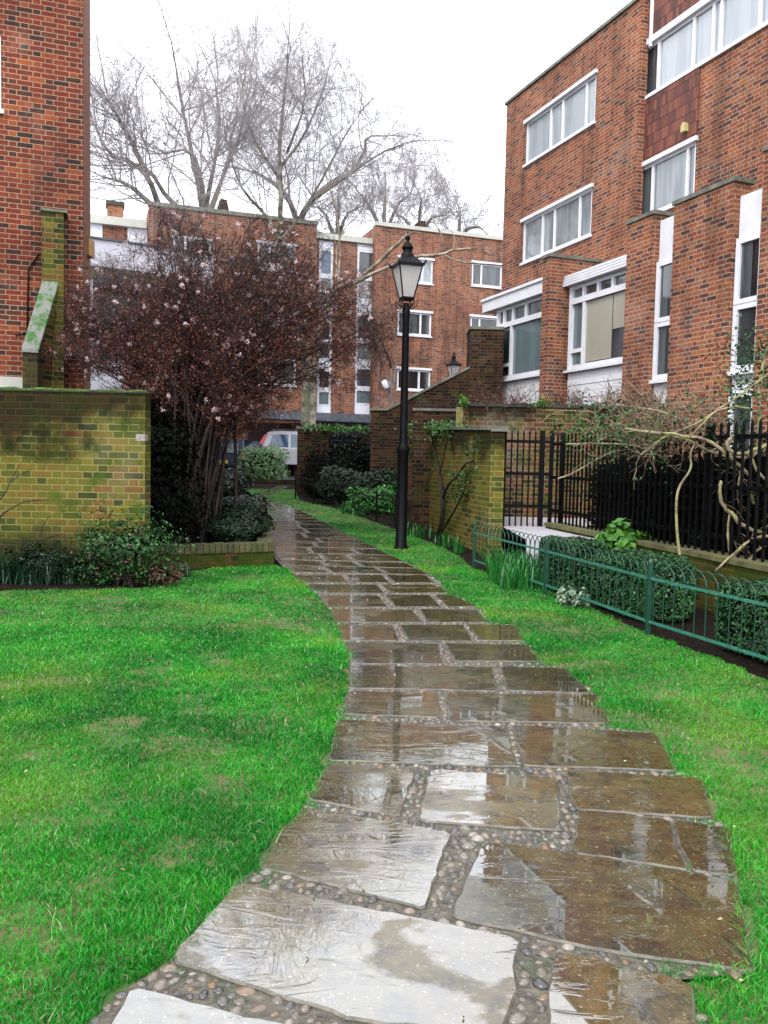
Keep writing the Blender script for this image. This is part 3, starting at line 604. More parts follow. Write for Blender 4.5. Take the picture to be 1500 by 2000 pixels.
# piers
vP = 1.35; ZP = RH.px(1065, 505, vP)[1]
p1 = (UX(1058, 600, vP), UX(1071, 600, vP)); p2 = (UX(1220, 600, vP), UX(1270, 600, vP)); p3 = (UX(1309, 600, vP), UX(1422, 600, vP)); p4 = (UX(1478, 600, vP), UX(1478, 600, vP)+4)
for k, (ua, ub) in enumerate((p1, p2, p3, p4)):
    m = MB(); m.fbox(RH, ua, ub, .003 if k == 0 else 1.0, vP, 0, ZP+(.25 if k == 3 else 0)); pr_ = m.build('pier', BR_R, B)
    m = MB(); m.fbox(RH, ua-.03, ub+.04, .003 if k == 0 else .95, vP+.03, ZP+(.252 if k == 3 else .002), ZP+(.3 if k == 3 else .07)); m.build('coping', COPING, pr_)
m = MB(); m.fbox(RH, p2[0]+.02, uEnd, -.19, 1.12, 0, ZP-.25); m.build('wall', BR_R, B)
# window strips between piers
def strip(ua, ub, tops, panel2=True):
    vS = 1.22; z1, zt, zr, zs = tops
    m = MB(); m.fbox(RH, ua, ub, 1.13, vS-.01, zt, z1); m.build('panel', WHITE, B)
    w_ = window(B, RH, vS+.05, ua, ub, zs, zt-.01, P_DARK, rails=[(ua, ub, zr), (ua, ub, zr-.07)], fw_=.09, deep=.06, panes=[(ua+.02, ua+(ub-ua)*.55, zs+.01, zt-.02, P_MID), (ua+(ub-ua)*.553, ub-.02, zs+.01, zt-.02, P_DARK)])
    m = MB(); m.fbox(RH, ua, ub, 1.13, vS-.01, zs-.75, zs-.062); m.build('panel', WHITE, B)
ZV = lambda x, y_, v=1.22: RH.px(x, y_, v)[1]
strip(p2[1]+.01, p3[0]-.01, (ZV(1297, 428), ZV(1297, 508), ZV(1297, 625), ZV(1290, 742)))
strip(p3[1]+.01, p4[0]-.01, (ZV(1455, 380), ZV(1455, 462), ZV(1450, 590), ZV(1445, 725)))
ua, ub = p3[1]+.01, p4[0]-.01
window(B, RH, 1.28, ua, ub, .9, ZV(1440, 765), P_MID, fw_=.09, deep=.06)
m = MB(); m.fbox(RH, UX(1365, 790, vP), UX(1377, 790, vP), vP+.001, vP+.012, RH.px(1370, 795, vP)[1], RH.px(1370, 770, vP)[1]); 
m.build('air_brick', simple('air_brick', (.1, .03, .02), .8), B)
# bays
vY = .85
def bay(x0, x1, fas, ytop, ytr, ysill, mtop, mmain, ylow, pane_main, big, slat, blind=False):
    """white timber bay between the piers"""
    ua = UX(x0, 650, vY); ub = x1; zt = RH.px(x0, ytop, vY)[1]; ztr = RH.px(x0, ytr, vY)[1]; zs = RH.px(x0, ysill, vY)[1]
    zlow = RH.px(x0+8, ylow, vY)[1]
    f0, f1 = RH.px(x0, fas[0], vY)[1], RH.px(x0, fas[1], vY)[1]
    m = MB(); lo = UX(fas[2], 600, vY); 
    if slat:
        h = (f0-f1)/4
        for i in range(4): m.fbox(RH, lo, ub, .2, vY+.16-.012*i, f1+h*i+.004, f1+h*(i+1)-.012)
        m.fbox(RH, lo, ub, .2, vY+.1, f1, f0)
    else: m.fbox(RH, lo, ub, .01, vY+.16, f1, f0-.07); m.fbox(RH, lo-.03, ub, .01, vY+.2, f0-.068, f0)
    m.build('fascia', WHITE, B)
    um_ = UX(mmain, 650, vY); mt = [UX(q, 600, vY) for q in mtop]
    w_ = MB(); fw_ = .06; a_, b_ = vY-.05, vY+.02
    w_.fbox(RH, ua, ua+.08, a_, b_+.02, zs, zt); w_.fbox(RH, ub-.05, ub, a_, b_, zs, zt); w_.fbox(RH, ua+.08, ub-.05, a_, b_, zt-.07, zt); w_.fbox(RH, ua+.08, ub-.05, a_, b_+.012, ztr-.06, ztr+.06); w_.fbox(RH, ua+.08, ub-.05, a_, b_, zs, zs+.1)
    for q in mt: w_.fbox(RH, q-.035, q+.035, a_, b_+.004, ztr+.06, zt-.07)
    w_.fbox(RH, um_-.04, um_+.04, a_, b_+.004, zs+.1, ztr-.06); w_.fbox(RH, ua+.08, um_-.04, a_, b_+.002, zlow-.04, zlow+.04)
    wo_ = w_.build('bay_window', WHITE, B)
    g = MB(); g.fbox(RH, ua+.02, um_, vY-.08, vY-.04, zs+.02, zt-.02); g.build('pane', pane_main, wo_)
    g = MB(); g.fbox(RH, um_+.003, ub-.02, vY-.08, vY-.04, zs+.02, ztr); g.build('pane', big, wo_)
    g = MB(); g.fbox(RH, um_+.003, ub-.02, vY-.08, vY-.04, ztr+.003, zt-.02); g.build('pane', P_MID, wo_)
    if blind:
        g = MB(); bu = UX(1192, 650, vY); g.fbox(RH, um_+.05, bu, vY-.039, vY-.03, zs+.13, ztr-.07); g.fbox(RH, bu+.03, ub-.06, vY-.039, vY-.03, RH.px(1205, 640, vY)[1], ztr-.07); g.build('blind', CREAM, wo_)
    m = MB(); m.fbox(RH, ua-.06, ub, a_, vY+.1, zs-.05, zs-.002); m.build('sill', WHITE, wo_)
    m = MB()
    for i in range(8):
        z_ = zs-.055-.14*(i+1)
        if z_ > 0: m.fbox(RH, ua, ub, .2, vY+(.01 if slat else .0)+(.01 if slat and i % 2 else 0), z_+(.008 if slat else 0), z_+.14)
    m.fbox(RH, ua+.01, ub, .2, vY-.01, 0, zs-.056); m.build('apron', WHITE, B)
    m = MB(); m.fbox(RH, ua, ua+.06, .003, vY-.06, 0, zt); m.build('side_panel', WHITE, B)
bay(972, p1[0], (580, 606, 953), 607, 640, 745, (986, 1003, 1028), 999, 715, P_MID, P_TEAL, False)
bay(1113, p2[0], (540, 562, 1110), 563, 592, 724, (1140, 1168, 1196), 1140, 686, P_TEAL, P_DARK, True, True)
# ================================================================== BACK TERRACE OF HOUSES
a = rad(70.5); BK = Fr(D(740, 440, 36), (math.sin(a), math.cos(a)), (math.cos(a), -math.sin(a)))
bx = lambda x, y_, v=0.: BK.px(x, y_, v)[0]
bz = lambda x, y_, v=0.: BK.px(x, y_, v)[1]
ZB = .7
def bwin(B, x0, x1, ya, yb, pane, mull, v=0., **k):
    return (bx(x0, ya, v), bx(x1, ya, v), bz((x0+x1)/2, yb, v), bz((x0+x1)/2, ya, v)), pane, [bx(q, ya, v) for q in mull]
def backhouse(B, u0, u1, zt, v, wins, depth=8, mat=BR_B, cop=COPING, coph=.16):
    m = MB(); m.wall(BK, u0, u1, ZB, zt, v, [w_[0] for w_ in wins], rev=.12)
    P = BK.pt; m.add([P(u0, v, ZB), P(u0, -depth, ZB), P(u0, -depth, zt), P(u0, v, zt)], [(0, 1, 2, 3)]); m.add([P(u1, v, ZB), P(u1, -depth, ZB), P(u1, -depth, zt), P(u1, v, zt)], [(0, 1, 2, 3)])
    m.add([P(u0, -depth, ZB), P(u1, -depth, ZB), P(u1, -depth, zt), P(u0, -depth, zt)], [(0, 1, 2, 3)]); m.add([P(u0, v, zt-.15), P(u1, v, zt-.15), P(u1, -depth, zt-.15), P(u0, -depth, zt-.15)], [(0, 1, 2, 3)])
    m.build('wall', mat, B)
    m = MB(); m.fbox(BK, u0-.03, u1+.03, v-.3, v+.06, zt+.002, zt+coph); m.build('coping', cop, B)
    for (r, pane, mull) in wins: window(B, BK, v, *r, pane, mull=mull, fw_=.075, head=.09)
uL, uS0, uS1, uR = bx(291, 420), bx(619, 440), bx(734, 450), bx(992, 470)+6
# right block
B = thing('brick_house', BK.pt((uS1+uR)/2, 0, ZB), 'brick house behind the tall lamp post, with small white casement windows', 'house')
W = [bwin(B, 778, 846, 506, 552, P_PALE, [800, 826]), bwin(B, 777, 843, 610, 655, P_MID, [797, 822]), bwin(B, 776, 841, 722, 762, P_DARK, [795, 819]), bwin(B, 922, 981, 516, 560, P_MID, [941]), bwin(B, 919, 990, 621, 665, P_DARK, [937])]
backhouse(B, uS1, uR, bz(741, 441), 0, W, cop=FASCIA)
m = MB(); ua, ub = bx(806, 440), bx(846, 440); zt = bz(760, 441); zc = bz(845, 421)
m.fpoly(BK, [(ua, zt+.1), (ub, zt+.1), (ub, zc), (ub-.25, zc)], -1.6, -.9); m.build('chimney', BR_D, B)
m = MB(); c = BK.pt(bx(752, 751), .1, bz(752, 751)); m.add(np.array([np.array(c)+np.append(BK.d*v_[0]*.21+BK.n*v_[1]*.05, v_[2]*.21) for v_ in ico2]), icf2, True); m.bar(c, BK.pt(bx(752, 751), -.05, bz(752, 751)-.1), .04); m.build('satellite_dish', WHITE, B)
# stair section
B = thing('brick_house', BK.pt((uS0+uS1)/2, -.3, ZB), 'narrow brick link with two tall white window strips, between two brick houses', 'house')
vS = -.35; zt = bz(660, 470, vS)
strips = [(622, 650), (696, 733)]
m = MB(); hs = [(bx(a_, 600, vS), bx(b_, 600, vS), bz(660, 812, vS), zt-.02) for a_, b_ in strips]; m.wall(BK, uS0+.02, uS1-.02, bz(660, 812, vS), zt, vS, hs, rev=.15)
P = BK.pt; m.add([P(uS0, vS, zt-.1), P(uS1, vS, zt-.1), P(uS1, -8, zt-.1), P(uS0, -8, zt-.1)], [(0, 1, 2, 3)]); m.add([P(uS0, -8, ZB), P(uS1, -8, ZB), P(uS1, -8, zt), P(uS0, -8, zt)], [(0, 1, 2, 3)]); m.build('wall', BR_B, B)
m = MB(); m.fbox(BK, uS0+.03, uS1-.03, vS-.3, vS+.1, zt, bz(660, 459, vS)); m.build('coping', FASCIA, B)
for (h, (xa, xb), seg) in zip(hs, strips, ([(488, 0, 478, None), (0, 0, 0, None)], None)):
    lv = [472, 490, 545, 590, 612, 668, 708, 718, 760, 793, 810] if xa > 650 else [472, 486, 540, 600, 625, 668, 705, 722, 762, 795, 810]
    kinds = 'pgGpgGpgtp' if xa > 650 else 'pbGpggpgtp'
    for k, (y0, y1) in zip(kinds, zip(lv, lv[1:])):
        z1, z0 = bz(xb, y0, vS), bz(xb, y1, vS)
        if k == 'p': m = MB(); m.fbox(BK, h[0]+.005, h[1]-.005, vS-.12, vS-.03, z0+.004, z1); m.build('panel', WHITE2, B)
        else: window(B, BK, vS-.02, h[0]+.005, h[1]-.005, z0+.004, z1, {'g': P_MID, 'G': P_CURT, 'b': P_BLUE, 't': P_TEAL}[k], fw_=.1, deep=.07, sill=False)
m = MB(); ua = bx(652, 440); m.fbox(BK, ua-.5, ua+.6, -2.2, -1.4, zt, bz(655, 438)); m.build('chimney', BR_D, B)
# left block
B = thing('brick_house', BK.pt((uL+uS0)/2, 0, ZB), 'wide brick house behind the flowering shrub with a mossy flat roofline', 'house')
W = [bwin(B, 338, 412, 468, 510, P_MID, [362, 388]), bwin(B, 503, 578, 478, 528, P_MID, [527, 545]), bwin(B, 503, 578, 590, 636, P_CURT, [527, 545]), bwin(B, 503, 578, 705, 752, P_CURT, [527, 545]), bwin(B, 338, 412, 585, 630, P_CURT, [362, 388])]
m0 = backhouse(B, uL, uS0, bz(455, 421), .02, W)
m = MB(); ua, ub = bx(425, 410), bx(455, 410); zt = bz(440, 415); m.fpoly(BK, [(ua, zt), (ub, zt), (ub-.15, bz(440, 381)), (ub-.4, bz(440, 379))], -1.2, -.6); m.build('chimney', BR_D, B)
m = MB(); uc = bx(473, 830); m.fbox(BK, uc, uS1-.06, .3, 1.5, bz(600, 823, .4), bz(600, 808, .4)); m.build('canopy', LEAD, B)
m = MB(); m.fbox(BK, bx(480, 850, .3), bx(570, 850, .3), .03, .12, ZB, bz(520, 826, .1)); 
GAR = simple('garage_door', (.045, .008, .01), .5, .2, 4)
g = m.build('garage_door', GAR, B)
m = MB()
for i in range(6): z_ = ZB+.3+i*.36; m.fbox(BK, bx(480, 850, .3)+.02, bx(570, 850, .3)-.02, .121, .13, z_, z_+.02)
m.build('groove', simple('garage_groove', (.02, .004, .005), .6), g)
for xa, xb in ((455, 480), (570, 592)): m = MB(); m.fbox(BK, bx(xa, 850), bx(xb, 850), .021, .5, ZB, bz(520, 824, .1)); m.build('pier', BR_B, B)
m = MB(); m.fbox(BK, bx(595, 850), uS1-.1, .021, .1, ZB, bz(600, 824)); m.build('garage_door', simple('dark_void', (.01, .01, .012), .5), B)  # near-black sheet painted as the dark void under the canopy
# far left block
B = thing('brick_house', BK.pt(uL-3.4, -1, ZB), 'far left house with a cream fascia band, white panels and one small brick chimney', 'house')
vL = -1.2; zt = bz(230, 428, vL); z2 = bz(230, 475, vL); ul = uL-9
m = MB(); m.wall(BK, ul, uL-.02, ZB, zt-.3, vL, []); P = BK.pt; m.add([P(ul, vL, zt-.1), P(uL, vL, zt-.1), P(uL, -8, zt-.1), P(ul, -8, zt-.1)], [(0, 1, 2, 3)]); m.add([P(ul, -8, ZB), P(uL, -8, ZB), P(uL, -8, zt), P(ul, -8, zt)], [(0, 1, 2, 3)]); m.build('wall', BR_R, B)
m = MB(); m.fbox(BK, ul, uL-.03, vL-.4, vL+.25, zt-.3, zt+.02); m.build('fascia', FASCIA, B)
for xa, xb in ((150, 200), (249, 288)):
    m = MB(); m.fbox(BK, bx(xa, 450, vL), bx(xb, 450, vL), vL+.005, vL+.06, zt-.9, zt-.303); m.build('panel', WHITE, B)
    window(B, BK, vL+.12, bx(xa, 450, vL), bx(xb, 450, vL), zt-2.1, zt-.903, P_CURT, mull=[(bx(xa, 450, vL)+bx(xb, 450, vL))/2], fw_=.09, deep=.11)
m = MB(); uc = bx(225, 420, -3); c0 = bz(225, 425, -3); m.fbox(BK, uc-.32, uc+.32, -3.3, -2.7, c0-.6, bz(225, 405, -3)); m.build('chimney', BR_R, B)
m = MB(); m.fbox(BK, uc-.37, uc+.37, -3.35, -2.65, bz(225, 405, -3)+.002, bz(225, 397, -3)); m.build('chimney_cap', COPDARK, B)
# ================================================================== WHITE RENDERED HOUSE (behind the shrub)
a = rad(62.); WH = Fr(D(166, 464, 25), (math.sin(a), math.cos(a)), (math.cos(a), -math.sin(a)))
B = thing('rendered_house', WH.pt(2, 0, .4), 'white rendered house with a dark opening, behind the flowering shrub', 'house')
u1 = WH.px(418, 500)[0]; zt = WH.px(166, 464)[1]; op = (WH.px(182, 600)[0], u1-.5, WH.px(200, 690)[1], WH.px(200, 545)[1])
m = MB(); m.wall(WH, -4, u1, .4, zt, 0, [op], rev=1.2); P = WH.pt; m.add([P(u1, 0, .4), P(u1, -6, .4), P(u1, -6, zt), P(u1, 0, zt)], [(0, 1, 2, 3)]); m.add([P(-4, 0, zt-.02), P(u1, 0, zt-.02), P(u1, -6, zt-.02), P(-4, -6, zt-.02)], [(0, 1, 2, 3)]); m.build('wall', WHITE2, B)
m = MB(); m.fbox(WH, -4, u1+.03, -.3, .05, zt+.001, zt+.06); m.build('coping', LEAD, B)
m = MB(); m.fbox(WH, op[0], op[1], -1.3, -1.19, op[2], op[3]); m.build('pane', P_DARK, B)
m = MB(); m.fbox(WH, op[0]-.1, op[1]+.1, .003, .08, op[3]-.005, op[3]+.35); m.build('lintel', COPING, B)
# ================================================================== LEFT HOUSE
a = rad(-18.9); e1 = np.array([math.cos(a), -math.sin(a)]); 
cor = D(163, 400, 12.9)[:2]; LH = Fr(cor, (math.cos(a), -math.sin(a)), (-math.sin(a)*1., 0)); 
LH = Fr(cor, (math.cos(a), -math.sin(a)), (math.sin(-a), -math.cos(a)))
B = thing('brick_house', (*cor, 0), 'tall dark red brick house end with a mossy buttress, at the left edge', 'house')
HT = 13.
m = MB(); wl = (LH.px(-60, 150)[0], LH.px(2, 150)[0], LH.px(2, 215)[1], LH.px(2, 68)[1])
m.wall(LH, -7, 0, 0, HT, 0, [wl]); P = LH.pt
m.add([P(0, 0, 0), P(0, -9, 0), P(0, -9, HT), P(0, 0, HT)], [(0, 1, 2, 3)]); m.add([P(-7, -9, 0), P(0, -9, 0), P(0, -9, HT), P(-7, -9, HT)], [(0, 1, 2, 3)]); m.add([P(-7, 0, 0), P(-7, -9, 0), P(-7, -9, HT), P(-7, 0, HT)], [(0, 1, 2, 3)]); m.add([P(-7, 0, HT), P(-7, -9, HT), P(0, -9, HT), P(0, 0, HT)], [(0, 1, 2, 3)])
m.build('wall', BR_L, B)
window(B, LH, 0, *wl, P_CURT, mull=[(wl[0]+wl[1])/2])
BUT = brick_mat('brick_buttress', YEL, (.2, .17, .08), yellow=.5, moss=.1, stain=.7, tone=.8)
vb = .3; u0, z1 = LH.px(82, 412, vb); u1, _ = LH.px(124, 415, vb)
m = MB(); m.fbox(LH, u0, u1, .003, vb, 0, z1); bt = m.build('buttress', BUT, B)
m = MB(); m.fbox(LH, u0-.02, u1+.05, .003, vb+.03, z1+.002, z1+.04); m.build('flashing', COPING, bt)
ua = u0+.01; ub = u0+(u1-u0)*.72; zA = LH.px(95, 556, vb)[1]; vf = .62; zB_ = LH.px(75, 690, vf)[1]
m = MB(); sh = -.26; m.add([P(ua+sh, vb, 0), P(ub+sh, vb, 0), P(ub, vb, zA), P(ua, vb, zA), P(ua+sh, vf, 0), P(ub+sh, vf, 0), P(ub+sh, vf, zB_), P(ua+sh, vf, zB_)], [(0, 1, 5, 4), (1, 2, 6, 5), (0, 4, 7, 3), (4, 5, 6, 7)]); m.build('buttress', BUT, B)
mm = NM('mossy_weathering'); c_ = mm.mix(mm.sstep(mm.noise(5, 5, rough=.7), .42, .6), (.2, .2, .18), (.03, .12, .012)); mm.col(c_); mm.rough(.8); mm.bump(mm.noise(60, 4), .01)
m = MB(); m.add([P(ua-.01, vb, zA+.005), P(ub+.01, vb, zA+.005), P(ub+sh+.01, vf+.02, zB_+.005), P(ua+sh-.01, vf+.02, zB_+.005), P(ua-.01, vb, zA+.05), P(ub+.01, vb, zA+.05), P(ub+sh+.01, vf+.02, zB_+.05), P(ua+sh-.01, vf+.02, zB_+.05)], BOXF); m.build('sloping_cap', mm.m, B)
m = MB(); u_, z_ = LH.px(55, 520, .02); pts = [LH.pt(*LH.px(78, 497, .03)[:1], .03, LH.px(78, 497, .03)[1])]
cb = Tubes(); cb.add([LH.pt(LH.px(x, y_, .02)[0], .02, LH.px(x, y_, .02)[1]) for x, y_ in ((76, 495), (66, 510), (56, 525), (54, 600), (53, 650), (30, 655))], .012, .012, 5); cb.into(m); m.build('cable', BLACK, B)
m = MB(); m.fbox(LH, LH.px(-40, 740)[0], LH.px(50, 740)[0], .003, .1, LH.px(20, 757)[1]-.15, LH.px(20, 737)[1]); m.build('ledge', FASCIA, B)
m = MB(); c = D(172, 484, 15.5); m.box((c[0]-.16, c[1]-.15, c[2]-.16), (c[0]+.07, c[1]+.15, c[2]+.15)); m.build('vent_box', simple('ochre_box', (.3, .16, .04), .6), B)
# ================================================================== GARDEN WALLS
def rough_cap(F, u0, u1, v0, v1, z, mat, parent, h=.03, step=.08):
    m = MB(); n = max(2, int((u1-u0)/step)); top = []
    V = []; 
    for i in range(n+1):
        u = u0+(u1-u0)*i/n
        for (v, dz) in ((v1, 0), (v1+.006, h*.6+random.uniform(-.01, .01)), ((v0+v1)/2, h+random.uniform(-.012, .015)), (v0-.006, h*.6+random.uniform(-.01, .01)), (v0, 0)): V.append(F.pt(u, v, z+dz))
    Fs = [(i*5+j, i*5+j+1, (i+1)*5+j+1, (i+1)*5+j) for i in range(n) for j in range(4)]+[(0, 1, 2, 3, 4), (n*5, n*5+1, n*5+2, n*5+3, n*5+4)]
    m.add(V, Fs, True); return m.build('moss_cap', mat, parent)
MOSS = NM('moss'); MOSS.col(MOSS.ramp(MOSS.noise(9, 6, rough=.7), [(.3, (.012, .02, .004)), (.5, (.035, .075, .01)), (.7, (.11, .2, .02))])); MOSS.rough(.9); MOSS.bump(MOSS.noise(80, 4), .02); MOSS = MOSS.m
FX = Fr((0, 9.1), (1, 0), (0, -1))
B = thing('garden_wall', (-4.2, 8.5, 0), 'tall mossy yellow green brick garden wall on the left with a thick moss cap', 'wall')
xe = FX.px(283, 900)[0]; zt = FX.px(150, 766)[1]
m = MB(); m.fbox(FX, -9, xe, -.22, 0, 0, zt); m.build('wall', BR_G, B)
m = MB(); z1_ = zt; m.fbox(FX, -9, xe+.005, -.225, .012, zt+.001, zt+.012); m.build('coping', COPDARK, B)
rough_cap(FX, -9, xe-.02, -.23, .015, zt+.01, MOSS, B, .03)
q = Fr((0, 8.43), (1, 0), (0, -1))
m = MB(); z0, z1 = FX.px(270, 861)[1], FX.px(270, 848)[1]; m.fbox(FX, xe-.1, xe+.003, -.1, .003, z0, z1); m.build('patch', simple('pale_patch', (.24, .2, .18), .8, .5, 40), B)
# low raised bed wall
c1 = GT(345, 1112); c2 = GT(535, 1105); zt = D(440, 1061, 10.5)[2]
d_ = nrm((c2-c1)[:2]); LW = Fr(c1[:2], d_, (d_[1], -d_[0])); l_ = np.linalg.norm((c2-c1)[:2])
B = thing('raised_bed_wall', c2, 'low mossy brick wall round the raised bed beside the path', 'wall')
m = MB(); m.fbox(LW, -.6, l_, -.2, 0, 0, zt-.11); m.fbox(Fr(c2[:2], (-.172, .985), (.985, .172)), .2, 7, -.2, 0, 0, zt-.11); m.build('wall', BR_G2, B)
cs = MB(); u = -.6
while u < l_-.02: cs.fbox(LW, u+.003, min(u+.072, l_), -.21, .012, zt-.108+random.uniform(-.004, .002), zt+random.uniform(-.006, .006)); u += .077
u = .23
R2 = Fr(c2[:2], (-.172, .985), (.985, .172))
while u < 7: cs.fbox(R2, u+.003, u+.072, -.21, .012, zt-.108, zt+random.uniform(-.006, .006)); u += .077
cs.build('coping', BR_G2 if False else bark_mat('coping_brick', (.04, .04, .012), (.09, .08, .025), sc=7, lich=(.05, .06, .012)), B)
rb = MB(); rb.add([(-2.4, 10.45, .2), (c2[0]-.1, 10.75, .2), (c2[0]-1.3, 17.3, .32), (-5, 17.5, .32), (-5, 10.45, .2)], [(0, 1, 2, 3, 4)]); tag(rb.build('soil_bed', SOIL), kind='structure')
# oblique mossy wall behind the lamp
pa = GT(806, 1018); pb = GT(950, 1088); zA = D(950, 840, pb[1])[2]
d_ = nrm((pb-pa)[:2]); OW = Fr(pa[:2], d_, (d_[1], -d_[0])); l_ = float(np.linalg.norm((pb-pa)[:2]))
B = thing('garden_wall', pb, 'mossy brick garden wall right of the lamp post with ivy along its top', 'wall')
m = MB(); zf = D(806, 838, pa[1])[2]
m.add([OW.pt(0, 0, 0), OW.pt(l_, 0, 0), OW.pt(l_, 0, zA), OW.pt(0, 0, zf), OW.pt(0, -.25, 0), OW.pt(l_, -.25, 0), OW.pt(l_, -.25, zA), OW.pt(0, -.25, zf)], [(0, 1, 2, 3), (3, 2, 6, 7), (0, 3, 7, 4), (4, 5, 6, 7)]); m.build('wall', BR_A, B)
x1 = D(984, 900, pb[1])[0]
m = MB(); m.box((pb[0]+.003, pb[1]-.06, 0), (x1, pb[1]+.3, zA-.02)); m.build('pier', BR_A, B)
m = MB(); m.add([OW.pt(-.02, .03, zf+.002), OW.pt(l_, .03, zA+.002), OW.pt(l_, -.28, zA+.002), OW.pt(-.02, -.28, zf+.002), OW.pt(-.02, .03, zf+.05), OW.pt(l_, .03, zA+.05), OW.pt(l_, -.28, zA+.05), OW.pt(-.02, -.28, zf+.05)], BOXF); m.box((pb[0]+.004, pb[1]-.09, zA-.018), (x1+.03, pb[1]+.33, zA+.03)); m.build('coping', COPING, B)
# terrace wall behind the gate
YT = 14.3; TW = Fr((0, YT), (1, 0), (0, -1)); ZTr = .47
B = thing('garden_wall', (3.5, YT, 0), 'higher brown brick garden wall behind the iron gate', 'wall')
u0 = TW.px(897, 820)[0]; u1 = u0+7.5; zt = TW.px(1000, 795)[1]
m = MB(); m.fbox(TW, u0, u1, -.25, 0, 0, zt); m.build('wall', BR_T, B)
m = MB(); m.fbox(TW, u0-.03, u1, -.28, .03, zt+.002, zt+.06); m.build('coping', COPDARK, B)
m = MB(); m.fbox(TW, u0-.06, u0+.06, .003, .06, 0, zt-.02); m.build('quoin', simple('yellow_lichen_brick', (.16, .14, .04), .8, .4, 12), B)
# dwarf wall + terrace
ra = D(1068, 1000, 12.2)[:2]; rb_ = G(1420, 1095, .5)[:2]; dr = nrm(rb_-ra); RW = Fr(ra, dr, (dr[1], -dr[0])); lr = float(np.linalg.norm(rb_-ra))+1.6
if RW.n[0] > 0: RW.n = -RW.n
B = thing('dwarf_wall', (*rb_, 0), 'low mossy brick wall carrying the black iron railings', 'wall')
m = MB(); m.fbox(RW, .3, lr, -.14, .14, 0, .5); m.build('wall', BR_G2, B)
m = MB(); m.fbox(RW, .28, lr, -.16, .16, .502, .55); m.build('coping', simple('coping_moss', (.09, .085, .03), .75, .5, 8, bump=.004), B)
PAVE = simple('paving_sky_sheen', (.5, .48, .52), .3, .15, 3)  # pale colour paints in the sky's reflection on the wet paving
tag(MB().add([(x1+.02, 9.95, ZTr), (ra[0]+.2, 9.95, ZTr), (ra[0]+1.1, 12, ZTr), (9.5, 12, ZTr), (9.5, YT, ZTr), (x1+.02, YT, ZTr), (x1+.02, 9.95, 0), (ra[0]+.2, 9.95, 0)], [(0, 1, 2, 3, 4, 5), (0, 1, 7, 6)]).build('terrace', PAVE), kind='structure')
tag(MB().add([P3 for P3 in (RW.pt(.4, -.1, .44), RW.pt(lr, -.1, .44), (12, 6, .44), (12, 12.3, .44), RW.pt(.4, -1.2, .44))], [(0, 1, 2, 3, 4)]).build('soil_bed', SOIL), kind='structure')
# sloped dark wall + column
YS = 20.3; SW = Fr((0, YS), (1, 0), (0, -1)); q = lambda x, y_: SW.px(x, y_)
B = thing('stair_wall', (*SW.pt(q(820, 800)[0], 0, 0)[:2], .25), 'dark brick wall with a pale sloping top rising to the right of the lamp post', 'wall')
pts = [q(725, 802), q(757, 802), q(917, 720)]; m = MB(); m.fpoly(SW, [(pts[0][0], .1), pts[0], pts[1], pts[2], (pts[2][0], .1)], -.3, 0); m.build('wall', BR_D, B)
m = MB(); h = .06; m.fpoly(SW, [(pts[0][0]-.03, pts[0][1]+.002), (pts[1][0], pts[1][1]+.002), (pts[2][0], pts[2][1]+.002), (pts[2][0], pts[2][1]+h), (pts[1][0]-.02, pts[1][1]+h), (pts[0][0]-.03, pts[0][1]+h)], -.34, .04); m.build('coping', COPING, B)
m = MB(); ca, cb2 = q(919, 643), q(985, 643); m.fbox(SW, ca[0], cb2[0], -.8, -.0, .1, ca[1]); m.build('column', BR_D, B)
m = MB(); m.fbox(SW, ca[0]-.03, cb2[0], -.83, .03, ca[1]+.002, ca[1]+.07); m.build('coping', COPING, B)
YL_ = 15.4; NW = Fr((0, YL_), (1, 0), (0, -1))
B = thing('garden_wall', (NW.px(850, 820)[0], YL_, 0), 'short dark brick wall with a thin pale coping above the ivy', 'wall')
m = MB(); m.fbox(NW, NW.px(808, 820)[0], NW.px(896, 820)[0], -.22, 0, .1, NW.px(850, 803)[1]); m.build('wall', BR_D, B)
m = MB(); m.fbox(NW, NW.px(806, 820)[0], NW.px(897, 820)[0], -.25, .03, NW.px(850, 803)[1]+.002, NW.px(850, 800)[1]+.02); m.build('coping', COPING, B)
# pier + wall with trellis gate in mid distance
YM = 24.; MW = Fr((0, YM), (1, 0), (0, -1)); q = lambda x, y_: MW.px(x, y_)
B = thing('garden_wall', (q(610, 900)[0], YM, .39), 'brick gate pier with ivy in the middle distance beside the white car', 'wall')
m = MB(); m.fbox(MW, q(580, 900)[0], q(640, 900)[0], -.5, 0, .2, q(600, 838)[1]); m.build('pier', BR_D, B)
m = MB(); m.fbox(MW, q(578, 900)[0], q(642, 900)[0], -.53, .03, q(600, 838)[1]+.002, q(600, 834)[1]+.02); m.build('coping', COPING, B)
m = MB(); m.fbox(MW, q(706, 900)[0], q(812, 900)[0], -.3, -.05, .2, q(740, 842)[1]); m.build('wall', BR_D, B)
